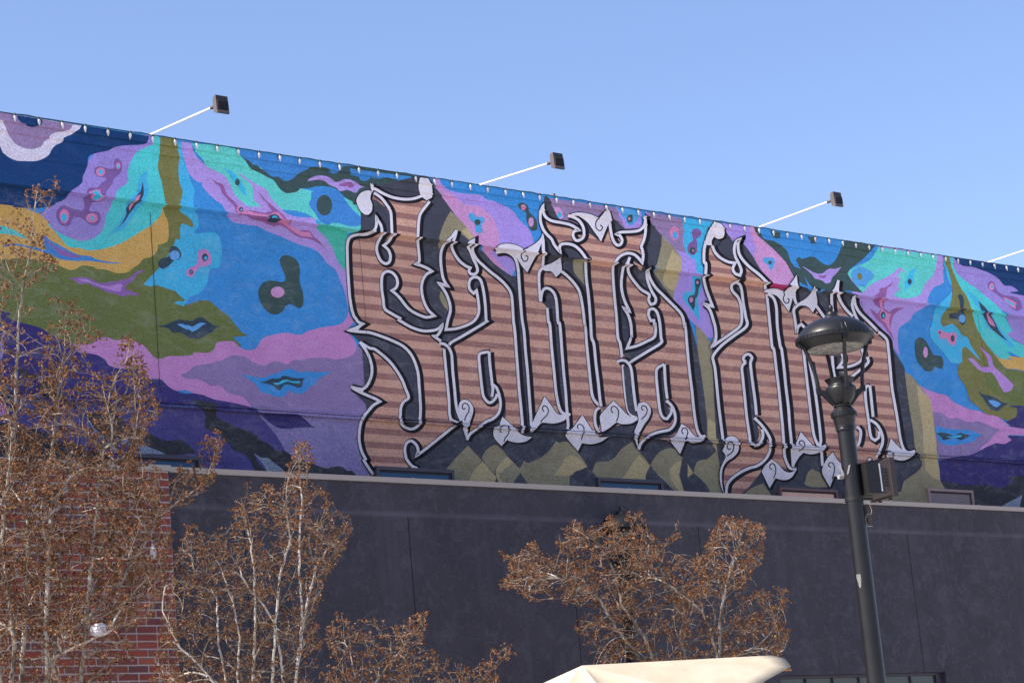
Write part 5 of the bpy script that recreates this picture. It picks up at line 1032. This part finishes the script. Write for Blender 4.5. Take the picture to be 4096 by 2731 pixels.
tree('crape myrtle with white upper stems reaching the coping, just right of the brick bay', 23.5, (1000, 3500),
  [([(930,2010),(990,1920),(1020,2010),(1060,1930),(1110,1970),(1150,1910),(1130,1865),(1180,1765),(1230,1765),(1258,1800),(1240,1870),(1230,1930),(1320,1970),(1340,2045),(1405,2065),(1412,2120),(1390,2215),(1330,2270),(1300,2330),(1290,2400),(1260,2460),(900,2460),(900,2130)], 1707, 0.75, 0),
   ([(690,2260),(720,2110),(770,2085),(810,2140),(900,2125),(920,2460),(1260,2450),(1290,2560),(1260,2731),(1200,2850),(640,2850),(600,2731),(640,2480)], 2228, 0.85, 0)],
  [[(1133,2731,0),(1119,2597,0),(1100,2490,0),(1054,2420,0),(993,2350,0),(960,2280,0)],
   [(1190,2660,.1),(1203,2583,.1),(1208,2443,.1),(1198,2280,.1),(1198,2154,.1),(1208,2000,.1),(1198,1900,.1),(1190,1800,.1)],
   [(1195,2600,.2),(1230,2400,.2),(1258,2300,.2),(1264,2200,.2),(1268,2121,.2),(1296,2047,.2),(1310,1990,.2)],
   [(1010,2731,-.1),(1021,2513,-.1),(1019,2326,-.1),(1000,2154,-.1),(970,2028,-.1)],
   [(1100,2500,.0),(1120,2300,0),(1180,2100,0),(1130,2000,0),(1080,1940,0)],
   [(858,2731,-.2),(792,2653,-.2),(718,2587,-.2),(676,2490,-.2),(640,2420,-.2)],
   [(900,2700,.2),(876,2573,.2),(867,2396,.2),(830,2326,.2),(727,2252,.2)],
   [(950,2700,.3),(960,2550,.3),(930,2400,.3),(880,2260,.3),(820,2180,.3)]], seed=11, bk=m_bark2, podp=0.75, pods=(2, 6), podr=0.0130)

tree('low spreading crape myrtle crown below the bare charcoal wall, left of the umbrella', 25.0, (1600, 3500),
  [([(1270,2800),(1290,2600),(1300,2510),(1365,2440),(1400,2475),(1440,2490),(1480,2435),(1505,2430),(1530,2490),(1600,2510),(1650,2450),(1705,2435),(1712,2540),(1690,2580),(1800,2620),(1860,2650),(1880,2800)], 920, 0.7, 0),
   ([(1850,2680),(1940,2640),(1965,2590),(2040,2570),(2080,2590),(2030,2645),(2000,2700),(1980,2800),(1850,2800)], 161, 0.4, 0)],
  [[(1480,2850,0),(1500,2731,0),(1560,2650,0),(1620,2580,0),(1680,2500,0)], [(1450,2850,.1),(1420,2700,.1),(1400,2600,.1),(1390,2500,.1)], [(1700,2880,0),(1850,2760,0),(1950,2690,0),(2040,2620,0)]], seed=21, podp=0.85, pods=(2, 6), podr=0.0138)

tree('broad brown crape myrtle above the umbrella with a lamp dome behind its crown', 27.0, (2680, 3500),
  [([(1995,2200),(2060,2235),(2100,2180),(2145,2155),(2165,2225),(2240,2235),(2225,2140),(2260,2110),(2308,2065),(2330,2110),(2390,2110),(2440,2060),(2500,2110),(2590,2120),(2640,2165),(2680,2200),(2760,2240),(2830,2160),(2885,2065),(2960,2065),(3000,2080),(3065,2105),(3055,2250),(2995,2320),(2960,2420),(2800,2460),(2400,2440),(2290,2420),(2220,2410),(2140,2405),(2010,2350),(1985,2340),(2040,2290)], 3119, 0.75, 0),
   ([(2960,2400),(3060,2345),(3130,2335),(3165,2370),(3130,2460),(3165,2530),(3135,2600),(3130,2680),(2900,2680),(2900,2500)], 712, 0.6, 0),
   ([(2285,2500),(2340,2450),(2420,2440),(2900,2460),(2900,2700),(2360,2700),(2345,2590)], 920, 0.7, 0),
   ([(2680,2150),(2700,2090),(2722,2065),(2726,2150),(2700,2180)], 24, 0.1, 0), ([(2500,2090),(2515,2040),(2540,2045),(2580,2050),(2590,2110),(2560,2120)], 42, 0.3, 0)],
  [[(2640,2731,0),(2624,2652,0),(2585,2564,0),(2541,2486,0),(2486,2420,0),(2469,2337,0),(2464,2282,0)],
   [(2890,2731,.1),(2867,2613,.1),(2840,2514,.1),(2812,2447,.1),(2729,2381,.1),(2674,2337,.1)],
   [(2760,2731,0),(2740,2613,0),(2713,2547,0),(2690,2480,0)], [(2880,2731,-.1),(2880,2550,-.1),(2885,2430,-.1),(2910,2320,-.1),(2950,2200,-.1)],
   [(2900,2731,0),(2939,2624,0),(3033,2580,0),(3090,2520,0)], [(2600,2731,.2),(2540,2600,.2),(2470,2520,.2),(2400,2400,.2),(2300,2330,.2),(2180,2300,.2)]], seed=31, podp=0.85, pods=(2, 6), podr=0.0138)

# ------------------------------------------------------------------ plastic caught in the branches
m_bag = simple('white_plastic', (175, 170, 178), 0.4, var=0.08, g=0.9)
def bag(x, y, Z, sx, sz, label, seed, tail=None):
    rd = random.Random(seed); c = at_z(x, y, Z); bm = bmesh.new(); bmesh.ops.create_icosphere(bm, subdivisions=4, radius=1.0)
    from mathutils import noise as mn
    for v in bm.verts:
        d = v.co.normalized(); k = 0.75+0.45*abs(mn.noise(d*2.1+Vector((seed, 0, 0))))+0.30*abs(mn.noise(d*5.5+Vector((0, seed, 0))))-0.22*abs(mn.noise(d*11))
        v.co = rx*(d.x*sx*k)+fy*(d.y*sx*0.6*k)+uz*(d.z*sz*k)
    me = bpy.data.meshes.new('plastic_bag'); bm.to_mesh(me); bm.free(); me.materials.append(m_bag); me.polygons.foreach_set('use_smooth', [True]*len(me.polygons))
    o = bpy.data.objects.new('plastic_bag', me); col.objects.link(o); o.location = c; o['label'] = label; o['category'] = 'plastic bag'; o['group'] = 'litter caught in the branches'
bag(398, 2518, 21.6, 0.105, 0.068, 'crumpled white plastic bag snagged before the brick bay', 5)
bag(612, 2205, 21.8, 0.030, 0.075, 'narrow shred of white plastic hanging at the edge of the brick bay', 9)
